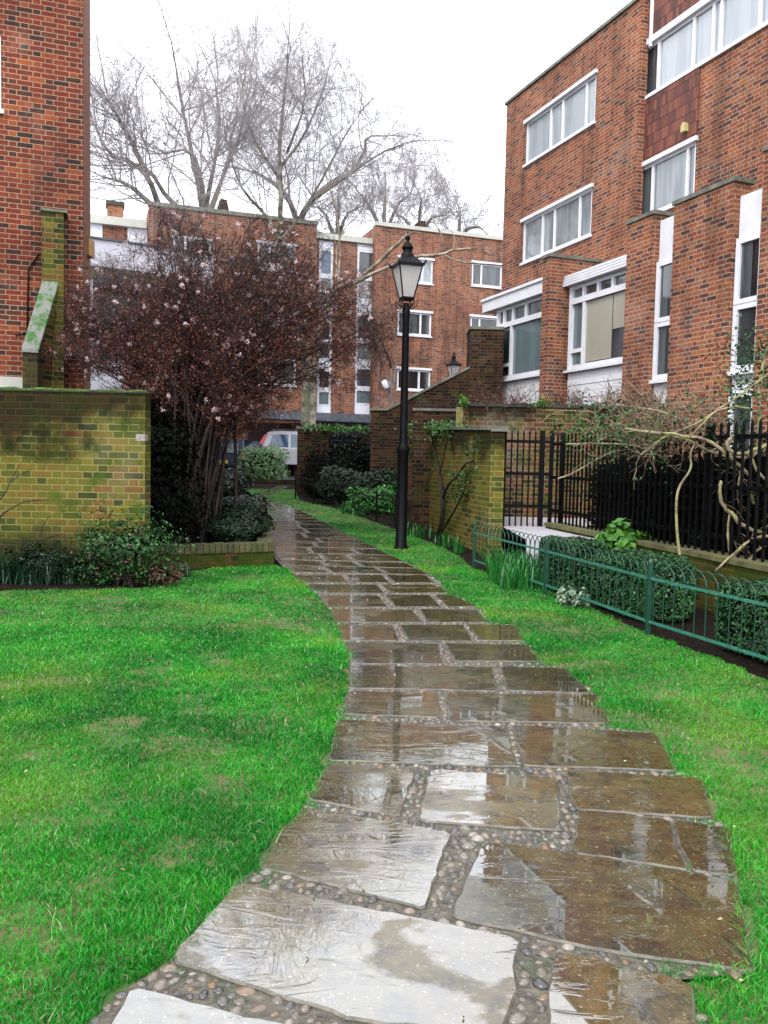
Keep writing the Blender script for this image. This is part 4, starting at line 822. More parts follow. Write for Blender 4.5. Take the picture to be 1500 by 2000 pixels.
# ================================================================== IRONWORK
def lamp(loc, Ht=4.88):
    x, y_, z = loc; T = thing('street_lamp', loc, 'tall black lamp post with a four sided lantern standing on the grass by the path', 'street lamp', 'black lantern lamp posts'); s_ = Ht/5.12
    m = MB(); pr = [(.12, -.05), (.12, .03), (.094, .06), (.086, 1.55), (.105, 1.6), (.105, 1.66), (.085, 1.7), (.068, 1.76), (.062, 2.6), (.054, 3.75), (.066, 3.8), (.066, 3.86), (.05, 3.9), (.042, 3.98)]
    m.lathe(loc, [(r*s_, h*s_) for r, h in pr], 18); m.build('post', BLACK, T)
    rot = rad(45+18)
    zb, ztp = 4.06*s_, 4.56*s_; rb2, rt2 = .13*s_, .275*s_      # half diagonals
    cr_ = lambda r, h, k: np.array([x+r*math.cos(rot+k*math.pi/2), y_+r*math.sin(rot+k*math.pi/2), z+h])
    tb = Tubes()
    for k in range(4):
        a_ = rot+k*math.pi/2; c, s2 = math.cos(a_), math.sin(a_)
        pt = lambda r, h: (x+r*c*s_, y_+r*s2*s_, z+h*s_)
        tb.add([pt(.04, 3.9), pt(.09, 3.93), pt(.14, 3.98), pt(.13, 4.03), pt(.11, 4.06)], .011*s_, .009*s_, 5)
        tb.add([pt(.05, 3.88), pt(.12, 3.89), pt(.18, 3.93), pt(.2, 4.0), pt(.185, 4.02)], .008*s_, .006*s_, 5)
    m = MB(); tb.into(m); m.build('bracket', BLACK, T)
    m = MB()
    for k in range(4):
        m.bar(cr_(rb2, zb, k), cr_(rt2, ztp, k), .022*s_); m.bar(cr_(rb2, zb, k), cr_(rb2, zb, k+1), .024*s_); m.bar(cr_(rt2, ztp, k), cr_(rt2, ztp, k+1), .03*s_)
        m.add([cr_(rt2+.03*s_, ztp-.01, k), cr_(rt2+.075*s_, ztp+.09*s_, k), cr_(rt2-.02*s_, ztp+.03*s_, k), cr_(rt2+.02*s_, ztp+.01, k)+np.array([.02, .02, 0])*s_], [(0, 1, 2), (0, 1, 3), (1, 2, 3), (0, 2, 3)])
    m.lathe((x, y_, z), [(rb2*1.0, zb-.03*s_), (rb2*1.05, zb-.005)], 4, rot=rot, sm=False)
    m.build('lantern_frame', BLACK, T)
    for k in range(4):
        m = MB(); a_, b_, c, d = cr_(rb2*.97, zb+.01, k), cr_(rb2*.97, zb+.01, k+1), cr_(rt2*.97, ztp-.01, k+1), cr_(rt2*.97, ztp-.01, k); m.add([a_, b_, c, d], [(0, 1, 2, 3)]); m.build('glass_pane', LGL, T)
    m = MB(); m.lathe((x, y_, z), [(rt2*1.06, ztp), (rt2*1.06, ztp+.03*s_), (rt2*.62, ztp+.13*s_), (rt2*.42, ztp+.17*s_)], 4, rot=rot, sm=False); m.build('lantern_roof', BLACK, T)
    m = MB(); m.lathe((x, y_, z+ztp), [(r*s_, h*s_) for r, h in [(.115, .15), (.1, .2), (.075, .23), (.07, .27), (.095, .29), (.095, .31), (.075, .33), (.07, .36), (.035, .39), (.02, .41), (.035, .43), (.042, .455), (.035, .48), (.012, .5), (.01, .53), (.003, .56)]], 14); m.build('finial', BLACK, T)
    return T
mm = NM('lantern_glass'); mm.col((.75, .72, .7)); mm.rough(.25)
tr = mm.n('ShaderNodeBsdfTranslucent'); tr.inputs[0].default_value = (.75, .72, .7, 1); ms = mm.n('ShaderNodeMixShader'); ms.inputs[0].default_value = .55; mm.l(mm.b.outputs[0], ms.inputs[1]); mm.l(tr.outputs[0], ms.inputs[2])
tp = mm.n('ShaderNodeBsdfTransparent'); m2 = mm.n('ShaderNodeMixShader'); m2.inputs[0].default_value = .2; mm.l(ms.outputs[0], m2.inputs[1]); mm.l(tp.outputs[0], m2.inputs[2]); mm.l(m2.outputs[0], mm.out.inputs[0]); LGL = mm.m
lf = GT(783, 1072); LAMP = lamp(lf, D(797, 452, lf[1])[2]-terr(lf[1])-.0)
l2 = D(886, 720, 29.5); z0 = terr(29.5)
r = LAMP.copy(); S.collection.objects.link(r); r.location = (l2[0], l2[1], z0); r['label'] = 'distant black lantern whose top shows above the sloping dark brick wall'
for ch in LAMP.children:
    c = ch.copy(); S.collection.objects.link(c); c.parent = r; c.matrix_parent_inverse = ch.matrix_parent_inverse.copy()
def hoopfence(name, pts, mat, mrail, label, group=None, hh=.62, sp=.115, posts=True, zoff=0.):
    T = thing(name, (*pts[0], terr(pts[0][1])), label, 'fence', group)
    pts = [np.array(p[:2], float) for p in pts]; tv = Tubes(); rv = MB(); cum = 0; hoops = []
    for a_, b_ in zip(pts, pts[1:]):
        l_ = np.linalg.norm(b_-a_); n = int(l_/sp); d_ = (b_-a_)/l_
        z = lambda p: terr(p[1])
        for k, h in enumerate((.12, .475)):
            A_ = (*a_, z(a_)+h); B_ = (*b_, z(b_)+h); rv.bar(A_, B_, .02, .02)
        for i in range(n):
            p = a_+d_*(i+.5)*l_/n; tv.add([(*p, z(p)+.1), (*p, z(p)+.3), (*p, z(p)+.48)], .0055, .0055, 5)
        for i in range(n-1):
            if i % 1: continue
            p0 = a_+d_*(i+.5)*l_/n; p1 = a_+d_*min((i+2.5)*l_/n, l_-.02); m_ = (p0+p1)/2; r_ = np.linalg.norm(p1-p0)/2; arc = []
            for j in range(7): t_ = math.pi*j/6; arc.append((*(m_-d_*r_*math.cos(t_)), z(m_)+.49+math.sin(t_)*(hh-.49)))
            tv.add(arc, .0052, .0052, 5)
    m = MB(); tv.into(m); m.build('hoop_bars', mat, T); rv.build('rail', mrail, T)
    for p in pts:
        m = MB(); m.bar((*p, terr(p[1])-.05), (*p, terr(p[1])+.6), .035, .035); m.lathe((*p, terr(p[1])+.6), [(.022, 0), (.022, .015), (.004, .04)], 8); m.build('post', mat, T)
    return T
fp = [GT(925, 1112), GT(1065, 1165), GT(1265, 1242), GT(1510, 1325), (3.6, 4.3, 0)]
hoopfence('hoop_fence', [p[:2] for p in fp], GREENI, GREENL, 'knee high green hoop top fence along the right flower bed')
# second post of the end pair
fp2 = [GT(577, 975), GT(612, 985), GT(652, 992), GT(735, 1018), GT(772, 1030)]
hoopfence('hoop_fence', [p[:2] for p in fp2], BLACK, BLACK, 'dark hoop top fence round the far bed left of the lamp post')
# gate
GF = Fr((0, 12.2), (1, 0), (0, -1)); q = lambda x, y_: GF.px(x, y_)
T = thing('iron_gate', (q(1015, 1050)[0], 12.2, ZTr), 'black iron bar gate in front of the brown brick garden wall', 'gate')
ztop = q(1020, 843)[1]; zbot = q(1000, 1048)[1]; ua, ub = q(983, 950)[0], q(1052, 950)[0]; m = MB()
n = 6
for i in range(n):
    u = ua+(ub-ua)*i/n+.02; m.fbox(GF, u-.011, u+.011, -.011, .011, zbot, ztop)
    m.add([GF.pt(u-.011, -.011, ztop), GF.pt(u+.011, -.011, ztop), GF.pt(u+.011, .011, ztop), GF.pt(u-.011, .011, ztop), GF.pt(u, 0, ztop+.03)], [(0, 1, 4), (1, 2, 4), (2, 3, 4), (3, 0, 4)])
m.build('gate_bars', BLACK, T); m = MB()
for y_ in (862, 925, 988): z_ = q(1020, y_)[1]; m.fbox(GF, ua-.04, ub+.14, .012, .03, z_-.022, z_+.022)
m.build('rail', BLACK, T); m = MB(); m.fbox(GF, ub-.0, ub+.07, -.035, .035, .0, ztop+.02); m.build('post', BLACK, T)
m = MB(); m.fbox(GF, ub+.15, ub+.2, -.035, .035, .0, ztop+.02); m.build('post', BLACK, T)
m = MB(); m.fbox(GF, ua-.08, ua-.03, .0, .05, ZTr-.2, q(980, 955)[1]); m.lathe(GF.pt(ua-.055, .025, q(980, 955)[1]), [(.025, 0), (.022, .02), (.004, .035)], 10); m.build('latch_post', BLACK, T)
T = thing('iron_railings', (*ra, .5), 'black iron railings on the low brick wall in front of the dark hedge', 'railings')
u = .32; m = MB(); n = 0
while u < lr:
    m.fbox(RW, u-.011, u+.011, -.011, .011, .54, 1.8); m.add([RW.pt(u-.011, -.011, 1.8), RW.pt(u+.011, -.011, 1.8), RW.pt(u+.011, .011, 1.8), RW.pt(u-.011, .011, 1.8), RW.pt(u, 0, 1.84)], [(0, 1, 4), (1, 2, 4), (2, 3, 4), (3, 0, 4)]); u += .118
m.build('bars', BLACK, T); m = MB()
for z_ in (.72, 1.2, 1.68): m.fbox(RW, .1, lr, -.03, -.012, z_-.022, z_+.022)
m.build('rail', BLACK, T)
for u in (.3, 2.1, 3.9, 5.6):
    if u < lr: m = MB(); m.fbox(RW, u+.03, u+.08, -.09, -.04, .54, 1.84); m.build('post', BLACK, T)
# trellis gate, middle distance
T = thing('iron_gate', MW.pt(MW.px(672, 900)[0], 0, .39), 'dark barred gate next to the ivy topped brick pier in the middle distance', 'gate')
q = lambda x, y_: MW.px(x, y_); m = MB(); ua, ub = q(642, 900)[0], q(704, 900)[0]; za, zb = q(670, 935)[1], q(670, 848)[1]
for i in range(10): u = ua+(ub-ua)*i/9; m.fbox(MW, u-.012, u+.012, -.2, -.176, za, zb)
m.build('gate_bars', BLACK, T); m = MB()
for z_ in (za+.15, (za+zb)/2-.1, (za+zb)/2+.4, zb-.1): m.fbox(MW, ua, ub, -.175, -.15, z_-.025, z_+.025)
m.build('rail', BLACK, T)
# ================================================================== VEGETATION
def leaves(mb, P, size, up_=.3, mi=0, asp=.55, fold=False, norm=None):
    n = len(P); nv = rng.normal(size=(n, 3)); nv[:, 2] = np.abs(nv[:, 2])+up_
    if norm is not None: nv = nv*.6+norm*1.2
    nv /= np.linalg.norm(nv, axis=1, keepdims=True)
    t_ = np.cross(nv, rng.normal(size=(n, 3))); t_ /= np.linalg.norm(t_, axis=1, keepdims=True); b = np.cross(nv, t_)
    s_ = size*rng.uniform(.6, 1.3, (n, 1))
    v = np.stack([P-t_*s_, P-b*s_*asp+nv*s_*.12, P+t_*s_, P+b*s_*asp+nv*s_*.12], 1).reshape(-1, 3); i = np.arange(n)*4
    mb.add(v, np.stack([i, i+1, i+2, i+3], 1), False, mi); return mb
def blobpts(c, r, n, shell=.35, lump=.18, box=False, seed=0):
    """points in an uneven shell round an ellipsoid or a clipped box"""
    c = np.array(c, float); r = np.array(r, float)
    if box:
        P = rng.uniform(-1, 1, (n, 3)); f = rng.integers(0, 5, n); ax = np.where(f < 4, f//2, 2); sg = np.where(f == 4, 1, np.where(f % 2 == 0, -1, 1)); dpt = 1-np.abs(rng.normal(0, shell*.35, n))
        P[np.arange(n), ax] = sg*dpt; P *= 1-.06*np.sin(P*5+seed)**2
        N = np.zeros((n, 3)); N[np.arange(n), ax] = sg; P = P/np.maximum(1, (np.abs(P)**5).sum(1, keepdims=True)**.2)*(1+.05*np.sin(P[:, :1]*4+seed)*np.sin(P[:, 1:2]*5)); P[:, 2] = np.maximum(P[:, 2], -1)
        return c+P*r, N
    d = rng.normal(size=(n, 3)); d /= np.linalg.norm(d, axis=1, keepdims=True)
    k = 1-np.abs(rng.normal(0, shell, n)); k = np.clip(k, .1, 1.15)
    l = 1+lump*(np.sin(d[:, 0]*5+seed)+np.sin(d[:, 1]*6+seed*2)+np.sin(d[:, 2]*7+seed*3))*.6
    return c+d*r*(k*l)[:, None], d
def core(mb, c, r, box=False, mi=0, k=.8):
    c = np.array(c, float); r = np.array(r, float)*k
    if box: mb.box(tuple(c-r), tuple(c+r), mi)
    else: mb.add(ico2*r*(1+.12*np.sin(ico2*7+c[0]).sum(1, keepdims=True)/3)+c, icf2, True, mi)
def bush(name, c, r, n, size, mat, label, cat='shrub', box=False, shell=.3, lump=.18, group=None, cmat=None, stems=True, corek=.78, up_=.3, yaw=0.):
    c = np.array(c, float); T = thing(name, (c[0], c[1], c[2]-r[2]), label, cat, group)
    mb = MB(); core(mb, c, r, box, 1, corek); P, N = blobpts(c, r, n, shell, lump, box, seed=c[0]*3); P[:, 2] = np.maximum(P[:, 2], c[2]-r[2]+.01); leaves(mb, P, size, up_, norm=N)
    if yaw:
        cc, ss = math.cos(yaw), math.sin(yaw)
        for V_ in mb.V: d0 = V_[:, :2]-c[:2]; V_[:, 0] = c[0]+d0[:, 0]*cc-d0[:, 1]*ss; V_[:, 1] = c[1]+d0[:, 0]*ss+d0[:, 1]*cc
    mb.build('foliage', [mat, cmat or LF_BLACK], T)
    if stems:
        t_ = Tubes()
        for _ in range(7):
            a_ = random.uniform(0, 6.3); b0 = np.array([c[0]+random.uniform(-.15, .15)*r[0], c[1]+random.uniform(-.15, .15)*r[1], c[2]-r[2]-.03]); e = c+np.array([math.cos(a_)*r[0]*.6, math.sin(a_)*r[1]*.6, random.uniform(0, r[2]*.7)])
            t_.add([b0, b0*.5+e*.5+np.array([0, 0, .1*r[2]]), e], .012, .006, 5)
        m = MB(); t_.into(m); m.build('stem', BK_DARK, T)
    return T
# clipped box hedges behind the green fence
FD = np.array([.257, -.966]); FN = np.array([.966, .257]); FO = np.array([1.19, 10.83])
def hedge(Y0, Y1, wd, h, n, label):
    a_ = FO+FD*((FO[1]-Y0)/.966); b_ = FO+FD*((FO[1]-Y1)/.966); c = (a_+b_)/2+FN*(wd/2+.1)
    bush('clipped_bush', (c[0], c[1], h/2), (wd/2, (Y0-Y1)/2, h/2), n, .0155, LF_BOX, label, 'hedge', True, .3, yaw=math.atan2(FD[0], -FD[1]))
hedge(9.3, 8.5, .55, .6, 11000, 'clipped evergreen block behind the far end of the green fence')
hedge(8.1, 7.1, .62, .58, 14000, 'clipped evergreen block between the two middle posts of the green fence')
hedge(6.3, 5.05, .68, .56, 18000, 'clipped evergreen block nearest the camera behind the green fence')
bush('leafy_bush', (2.72, 9.5, .45), (.3, .3, .32), 900, .055, LF_LIME, 'lime green leafy shrub by the gate behind the box hedge', 'shrub', shell=.4, corek=.5)
bush('leafy_bush', (3.75, 9.0, .4), (.5, .6, .3), 4000, .022, LF_DARK, 'low dark bush at the foot of the railings wall', 'shrub')
bush('variegated_plant', (1.86, 8.0, .1), (.17, .2, .12), 500, .022, LF_VAR, 'small pale variegated plant at the foot of the green fence', 'plant', corek=.4)
bush('leafy_bush', (2.95, 4.75, .12), (.3, .2, .14), 300, .06, LF_LIME, 'bright green leaves at the right edge under the fence', 'plant', corek=.3)
# hedge behind railings
c0 = RW.pt(3.1, -.75, 1.05); T = thing('hedge', (c0[0], c0[1], .44), 'dense almost black hedge behind the iron railings', 'hedge')
mb = MB(); c1_ = np.array(RW.pt(1.55, -.5, .44)); 
def hp(u, v, z): return RW.pt(u, v, z)
V = [hp(1.0, -.28, .44), hp(lr-1.35, -.28, .44), hp(lr-1.35, -1.3, .44), hp(1.0, -1.3, .44), hp(1.0, -.3, 1.4), hp(lr-1.35, -.3, 1.5), hp(lr-1.35, -1.2, 1.5), hp(1.0, -1.2, 1.45)]
mb.add(V, BOXF, False, 1)
n = 14000; uu_ = rng.uniform(.8, lr-1.3, n); zz_ = rng.uniform(.45, 1.75, n); vv = -.22-np.abs(rng.normal(0, .15, n)); k_ = zz_ > 1.35; vv[k_] = rng.uniform(-1.2, -.22, k_.sum()); kk = ~(k_ & (rng.random(n) < (zz_-1.35)*1.9))
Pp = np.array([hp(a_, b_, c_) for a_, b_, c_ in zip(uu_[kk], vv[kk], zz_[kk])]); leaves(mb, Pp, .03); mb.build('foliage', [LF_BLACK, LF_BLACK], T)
# daffodil-like strap leaves
def strap(name, c, n, h, spread, mat, label, cat='plant', w=.008, parent=None, droop=.5):
    mb = MB(); V = []; F = []; b = 0; c = np.array(c, float)
    for _ in range(n):
        p = c+np.array([max(-1.5, min(1.5, random.gauss(0, 1)))*spread[0], max(-1.5, min(1.5, random.gauss(0, 1)))*spread[1], 0]); p[2] = terr(p[1])+(c[2]-terr(c[1]))
        a_ = random.uniform(0, 6.28); hh_ = h*random.uniform(.6, 1.15); l_ = hh_*random.uniform(.2, droop+.3); d_ = np.array([math.cos(a_), math.sin(a_), 0]); s_ = np.array([-d_[1], d_[0], 0])*w
        for j, (t_, ww) in enumerate(((0, 1), (.35, 1), (.7, .8), (1, .1))):
            q_ = p+d_*l_*t_**1.8+np.array([0, 0, hh_*(t_-droop*.55*t_**2.5)]); V += [q_-s_*ww, q_+s_*ww]
        F += [(b+2*j, b+2*j+1, b+2*j+3, b+2*j+2) for j in range(3)]; b += 8
    mb.add(V, np.array(F), True); o = mb.build(name, mat); return tag(o, label, cat)
strap('strap_leaf_plant', (1.55, 9.6, 0), 420, .42, (.17, .4), LF_BULB, 'tall bright green bulb leaves behind the far end of the green fence', droop=.25)
strap('strap_leaf_plant', (*GT(692, 1003)[:2], terr(16)), 120, .4, (.15, .18), LF_BULB, 'bright green strap leaf clump inside the black fence, left of the bright leafy shrub', w=.014, droop=.45)
c_ = GT(730, 1004); bush('leafy_bush', (c_[0], c_[1]+.2, terr(c_[1])+.3), (.58, .4, .36), 2600, .036, LF_BRIGHT, 'loose bright green leafy shrub just left of the lamp post', corek=.5, shell=.4, lump=.3)
strap('strap_leaf_plant', (*GT(815, 1048)[:2], terr(14)), 60, .26, (.18, .2), LF_BULB, 'small bulb leaves just right of the lamp post', droop=.3)
strap('strap_leaf_plant', (*GT(868, 1068)[:2], terr(13)), 30, .28, (.1, .1), LF_BULB, 'sparse bulb leaves at the foot of the wall climber', droop=.3)
strap('strap_leaf_plant', (*GT(898, 1080)[:2], 0), 24, .3, (.05, .05), LF_BULB, 'lone tuft of bulb leaves near the green fence end', droop=.15)
LF_STRAP = leaf_mat('leaf_strap', [(0, (.004, .018, .008)), (.6, (.012, .05, .02)), (1, (.09, .16, .08))], .3)
# strap clumps left bed
for i, (px_, py_, n) in enumerate(((30, 1142, 90), (125, 1142, 40), (200, 1138, 46), (262, 1136, 40), (320, 1132, 40))):
    p = GT(px_, py_); lab = ['large dark strap leaf clump at the left edge of the garden bed', 'thin strap leaf tuft second from the left in the garden bed', 'strap leaf tuft left of the rusty shrub in the garden bed', 'strap leaf tuft below the rusty shrub in the garden bed', 'rightmost strap leaf tuft of the garden bed'][i]
    o = strap('strap_leaf_plant', (p[0], p[1]+.16, 0), n*3, .5 if i == 0 else .3, (.16, .08) if i else (.22, .1), LF_STRAP, lab, droop=.85, w=.006); o['group'] = 'strap leaf clumps along the left bed'
# shrub in left bed
c = D(245, 1075, 8.72); c[2] = .42
T = bush('leafy_bush', c, (.6, .24, .4), 4200, .022, LF_MIDG, 'loose dark green shrub growing against the yellow brick wall', corek=.35, shell=.45, lump=.3)
mb = MB(); P, N = blobpts((c[0]+.05, c[1]-.05, .3), (.5, .2, .3), 260, .5); leaves(mb, P, .02); mb.build('dry_leaves', LF_RUST, T)
T = bush('leafy_bush', (D(320, 1110, 8.8)[0], 8.8, .15), (.25, .2, .16), 500, .02, LF_RUST, 'low brown leaved plant at the right end of the left bed', 'plant', corek=.3)
bush('leafy_bush', (D(80, 1100, 8.85)[0], 8.85, .2), (.55, .16, .24), 2600, .022, LF_DARK, 'low dark foliage at the foot of the yellow brick wall, far left', corek=.4, shell=.45, lump=.3)
bush('leafy_bush', (D(175, 1120, 8.9)[0], 8.9, .15), (.4, .15, .2), 1500, .02, LF_DARK, 'low dark foliage between the strap leaf clumps and the loose shrub', corek=.4, shell=.45)
# bare climbing branches on the yellow wall
t_ = Tubes(); YW = 9.02
def pl(l, Y, jit=0.): return [D(x, y_, Y+random.uniform(-jit, jit)) for x, y_ in l]
t_.add(pl([(-20, 1130), (30, 1098), (75, 1055), (100, 1048), (120, 1043)], YW), .016, .006, 6)
t_.add(pl([(-20, 1030), (10, 1000), (45, 980), (80, 975)], YW), .012, .004, 5); t_.add(pl([(-10, 990), (12, 960), (20, 940), (50, 922), (62, 915)], YW), .008, .003, 5); t_.add(pl([(80, 1050), (82, 1030), (95, 1010), (115, 1002)], YW), .007, .002, 5)
t_.add(pl([(20, 940), (40, 905), (55, 885)], YW), .004, .001, 4); t_.add(pl([(45, 980), (110, 975), (180, 988)], YW), .004, .001, 4)
m = MB(); t_.into(m); tag(m.build('bare_climber', BK_DARK), 'bare dark branches trained against the yellow brick wall', 'climbing plant')
# dark yew beside the wall and evergreens in the raised bed
mb = MB(); T = thing('evergreen_tree', (-3.25, 12.2, .25), 'added very dark evergreen blacking out the gap beside the garden wall end', 'tree')  # added as a dark filler where the gap reads black
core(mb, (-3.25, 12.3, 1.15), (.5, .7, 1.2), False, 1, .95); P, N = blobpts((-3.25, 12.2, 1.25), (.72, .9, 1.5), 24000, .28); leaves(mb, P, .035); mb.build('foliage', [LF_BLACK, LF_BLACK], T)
bush('evergreen_tree', (-3.1, 10.5, 1.0), (.72, .5, 1.05), 14000, .035, LF_BLACK, 'added black evergreen blacking out the gap behind the end of the garden wall', 'tree', corek=.7, shell=.25)  # second added dark mass, blackens the gap by its leaf colour
bush('leafy_bush', (-2.38, 12.9, .5), (.6, .85, .34), 6500, .034, LF_DARK, 'dark feathery evergreen in the raised bed beside the path', corek=.8, shell=.3)
bush('leafy_bush', (-2.0, 11.5, .42), (.45, .5, .28), 5500, .026, LF_DARK, 'low dark evergreen above the raised bed wall', corek=.8)
bush('leafy_bush', (-2.95, 15.0, .8), (.5, .9, .52), 4500, .045, LF_DARK, 'glossy dark laurel bush behind the raised bed evergreen', corek=.8)
# ---- recursive branching
def grow(tb, p, d, L_, r, lvl, par):
    n = par['seg'][lvl]; pts = [np.array(p, float)]; d = nrm(d)
    for i in range(n):
        d = nrm(d+rng.normal(0, par['wig'][lvl], 3)+np.array([0, 0, par['grav'][lvl]])); pts.append(pts[-1]+d*L_/n)
    r1 = r*par['tap'][lvl]; tb.add(pts, r, r1, par['k'][lvl])
    if lvl+1 < len(par['seg']):
        m_ = par['nc'][lvl]; m_ = int(m_)+(random.random() < m_-int(m_))
        for j in range(m_):
            t_ = random.uniform(par['t0'][lvl], 1.); i = min(int(t_*n), n-1); q_ = pts[i]+(pts[i+1]-pts[i])*(t_*n-i); dd = nrm(pts[i+1]-pts[i])
            sd_ = nrm(np.cross(dd, rng.normal(size=3))); ang = rad(random.gauss(par['ang'][lvl], 9))
            grow(tb, q_, dd*math.cos(ang)+sd_*math.sin(ang), L_*par['ls'][lvl]*random.uniform(.7, 1.2)*(1.15-.4*t_), max(min(max(r+(r1-r)*t_, par['rmin'])*par['rs'][lvl], L_*par['ls'][lvl]*par.get('rl', .014)), par['rmin']*.8), lvl+1, par)
def limb(tb, tw, pts, r0, r1, par, nb, L0, lvl=0, outd=None, t0=.2):
    """hand placed limb (world points) with random branches"""
    pts = np.array(pts, float); n = len(pts); pts[1:-1] += rng.normal(0, r0*.22, (n-2, 3)); tb.add(pts, np.linspace(r0, r1, n)*rng.uniform(.86, 1.16, n), None, 7)
    for _ in range(nb):
        t_ = random.uniform(t0, 1)*(n-1); i = min(int(t_), n-2); q_ = pts[i]+(pts[i+1]-pts[i])*(t_-i); dd = nrm(pts[i+1]-pts[i]); sd_ = nrm(np.cross(dd, rng.normal(size=3))); ang = rad(random.gauss(42, 12))
        rr = r0+(r1-r0)*t_/(n-1)
        grow(tw, q_, dd*math.cos(ang)+sd_*math.sin(ang), L0*random.uniform(.6, 1.2), max(min(rr*.5, L0*par.get('rl', .014)), par['rmin']), lvl, par)
    if nb: grow(tw, pts[-1], pts[-1]-pts[-2], L0, r1, lvl, par)
def smooth(pts, k=3):
    pts = [np.array(p, float) for p in pts]
    for _ in range(k-1):
        out = [pts[0]]
        for a_, b_ in zip(pts, pts[1:]): out += [a_*.75+b_*.25, a_*.25+b_*.75]
        pts = out+[pts[-1]]
    return pts
PLANE = dict(seg=[5, 4, 3, 3], wig=[.16, .2, .24, .25], grav=[.05, .03, .02, 0], tap=[.45, .5, .6, .7], k=[5, 4, 3, 3], nc=[5.5, 5, 4.5], t0=[.1, .1, .1], ang=[38, 42, 45], ls=[.66, .62, .6], rs=[.55, .55, .6], rmin=.0095, rl=.0095)
def tree(name, base, limbs, par, L0, nb, mats, label, group=None, Y=None):
    T = thing(name, base, label, 'tree', group); tb = Tubes(); tw = Tubes()
    for l in limbs: r0, r1, pts = l[0], l[1], l[2]; limb(tb, tw, smooth(pts, 2), r0, r1, par, nb if len(l) < 4 else l[3], L0 if len(l) < 5 else l[4])
    m = MB(); tb.into(m); m.build('trunk', mats[0], T); m = MB(); tw.into(m); m.build('crown', mats[1], T); print(name, len(m.V), m.n)
    return T
Y = 58; w_ = lambda l, Y0=Y: [D(x, y_, Y0+random.uniform(-2, 2)) for x, y_ in l]
tree('plane_tree', (*D(400, 900, Y)[:2], .75), [(.4, .3, w_([(398, 900), (398, 640), (398, 430)]), 0), (.26, .06, w_([(398, 430), (385, 340), (360, 250), (345, 140)])), (.2, .05, w_([(400, 430), (392, 340), (378, 290), (310, 300)])), (.2, .05, w_([(400, 430), (412, 350), (430, 260), (420, 160)])), (.2, .05, w_([(402, 430), (440, 330), (470, 260), (490, 170)])), (.25, .06, w_([(398, 440), (330, 390), (290, 330), (240, 310)]))], PLANE, 6.2, 10, (BK_TREE, BK_TWIG), 'large bare plane tree rising behind the wide brick house, left of the birch', 'bare trees behind the houses')
Y = 56; tree('plane_tree', (*D(310, 900, Y)[:2], .75), [(.32, .24, w_([(312, 900), (312, 600), (314, 410)], Y), 0), (.22, .06, w_([(314, 410), (290, 345), (262, 318), (208, 300), (180, 235)], Y)), (.25, .06, w_([(313, 430), (285, 390), (250, 360), (200, 345)], Y)), (.2, .06, w_([(290, 345), (250, 260), (215, 200)], Y))], PLANE, 5.4, 10, (BK_TREE, BK_TWIG), 'bare tree at the far left leaning toward the left house', 'bare trees behind the houses')
Y = 54; tree('plane_tree', (*D(690, 900, Y)[:2], .75), [(.3, .24, w_([(590, 900), (585, 640), (583, 440)], Y), 0), (.24, .07, w_([(583, 440), (600, 400), (650, 350), (690, 335), (710, 300), (718, 270)], Y)), (.22, .06, w_([(583, 440), (560, 380), (520, 345), (490, 335)], Y))], PLANE, 4.8, 8, (BK_TREE, BK_TWIG), 'dark bare tree directly behind the birch with crooked limbs reaching right', 'bare trees behind the houses')
SM = dict(PLANE); SM['nc'] = [5, 4.5, 4.5]; SM['rmin'] = .01
Y = 62
for i, (x, yt, xs, lab) in enumerate(((655, 330, 35, 'bushy bare tree over the narrow window link'), (745, 300, 45, 'bare tree just left of the lantern top, behind the roof'), (815, 345, 40, 'spreading bare tree above the lantern, behind the roof'), (890, 375, 42, 'low bare tree at the right, near the corner of the right house'), (970, 440, 30, 'small bare tree peeping beside the corner of the right house'))):
    tree('bare_tree', (*D(x, 900, Y)[:2], .75), [(.3, .22, w_([(x, 900), (x, 650), (x+3, 475)], Y), 0), (.2, .05, w_([(x+3, 475), (x-xs*.4, (475+yt)/2+25), (x-xs, yt+75)], Y)), (.22, .05, w_([(x+3, 475), (x+5, (475+yt)/2+15), (x+8, yt+45)], Y)), (.18, .05, w_([(x+3, 475), (x+xs*.6, (475+yt)/2+15), (x+xs*1.3, yt+75)], Y))], SM, 3.1, 7, (BK_TREE, BK_TWIG), lab, 'bare trees behind the houses')
# birch
BIR = dict(seg=[5, 5, 7], wig=[.12, .14, .09], grav=[.02, -.12, -.4], tap=[.4, .5, .5], k=[5, 3, 3], nc=[7, 8], t0=[.1, .05], ang=[40, 45], ls=[.65, 1.25], rs=[.5, .5], rmin=.0042, rl=.007)
Y = 26.5; b = GT(603, 950); q_ = lambda l, dY=1.2: [D(x, y_, Y+random.uniform(-dY, dY)*.5) for x, y_ in l]
tree('birch_tree', (D(603, 900, Y)[0], Y, terr(Y)), [
 (.17, .11, [D(x, y_, Y) for x, y_ in ((605, 905), (600, 850), (606, 760), (588, 660), (560, 560), (547, 470))], 0),
 (.095, .015, q_([(547, 470), (549, 400), (545, 300), (552, 220), (560, 120), (566, 90)]), 26, 2.5), (.065, .015, q_([(547, 470), (520, 420), (480, 380), (455, 330), (440, 260)]), 18, 2.5), (.055, .015, q_([(547, 470), (580, 430), (620, 370), (660, 290), (690, 240)]), 18, 2.5),
 (.06, .015, q_([(545, 350), (500, 280), (470, 200), (480, 130)]), 16, 2.), (.06, .015, q_([(546, 330), (590, 270), (625, 200), (640, 140)]), 16, 2.), (.05, .015, q_([(600, 400), (670, 350), (740, 300), (790, 280)]), 14, 1.8), (.05, .012, q_([(560, 300), (600, 200), (590, 110)]), 14, 1.8)], BIR, 2.2, 13, (BK_BIRCH, BK_TWIG), 'weeping silver birch with white trunk and hanging bare twigs, behind the flowering shrub')
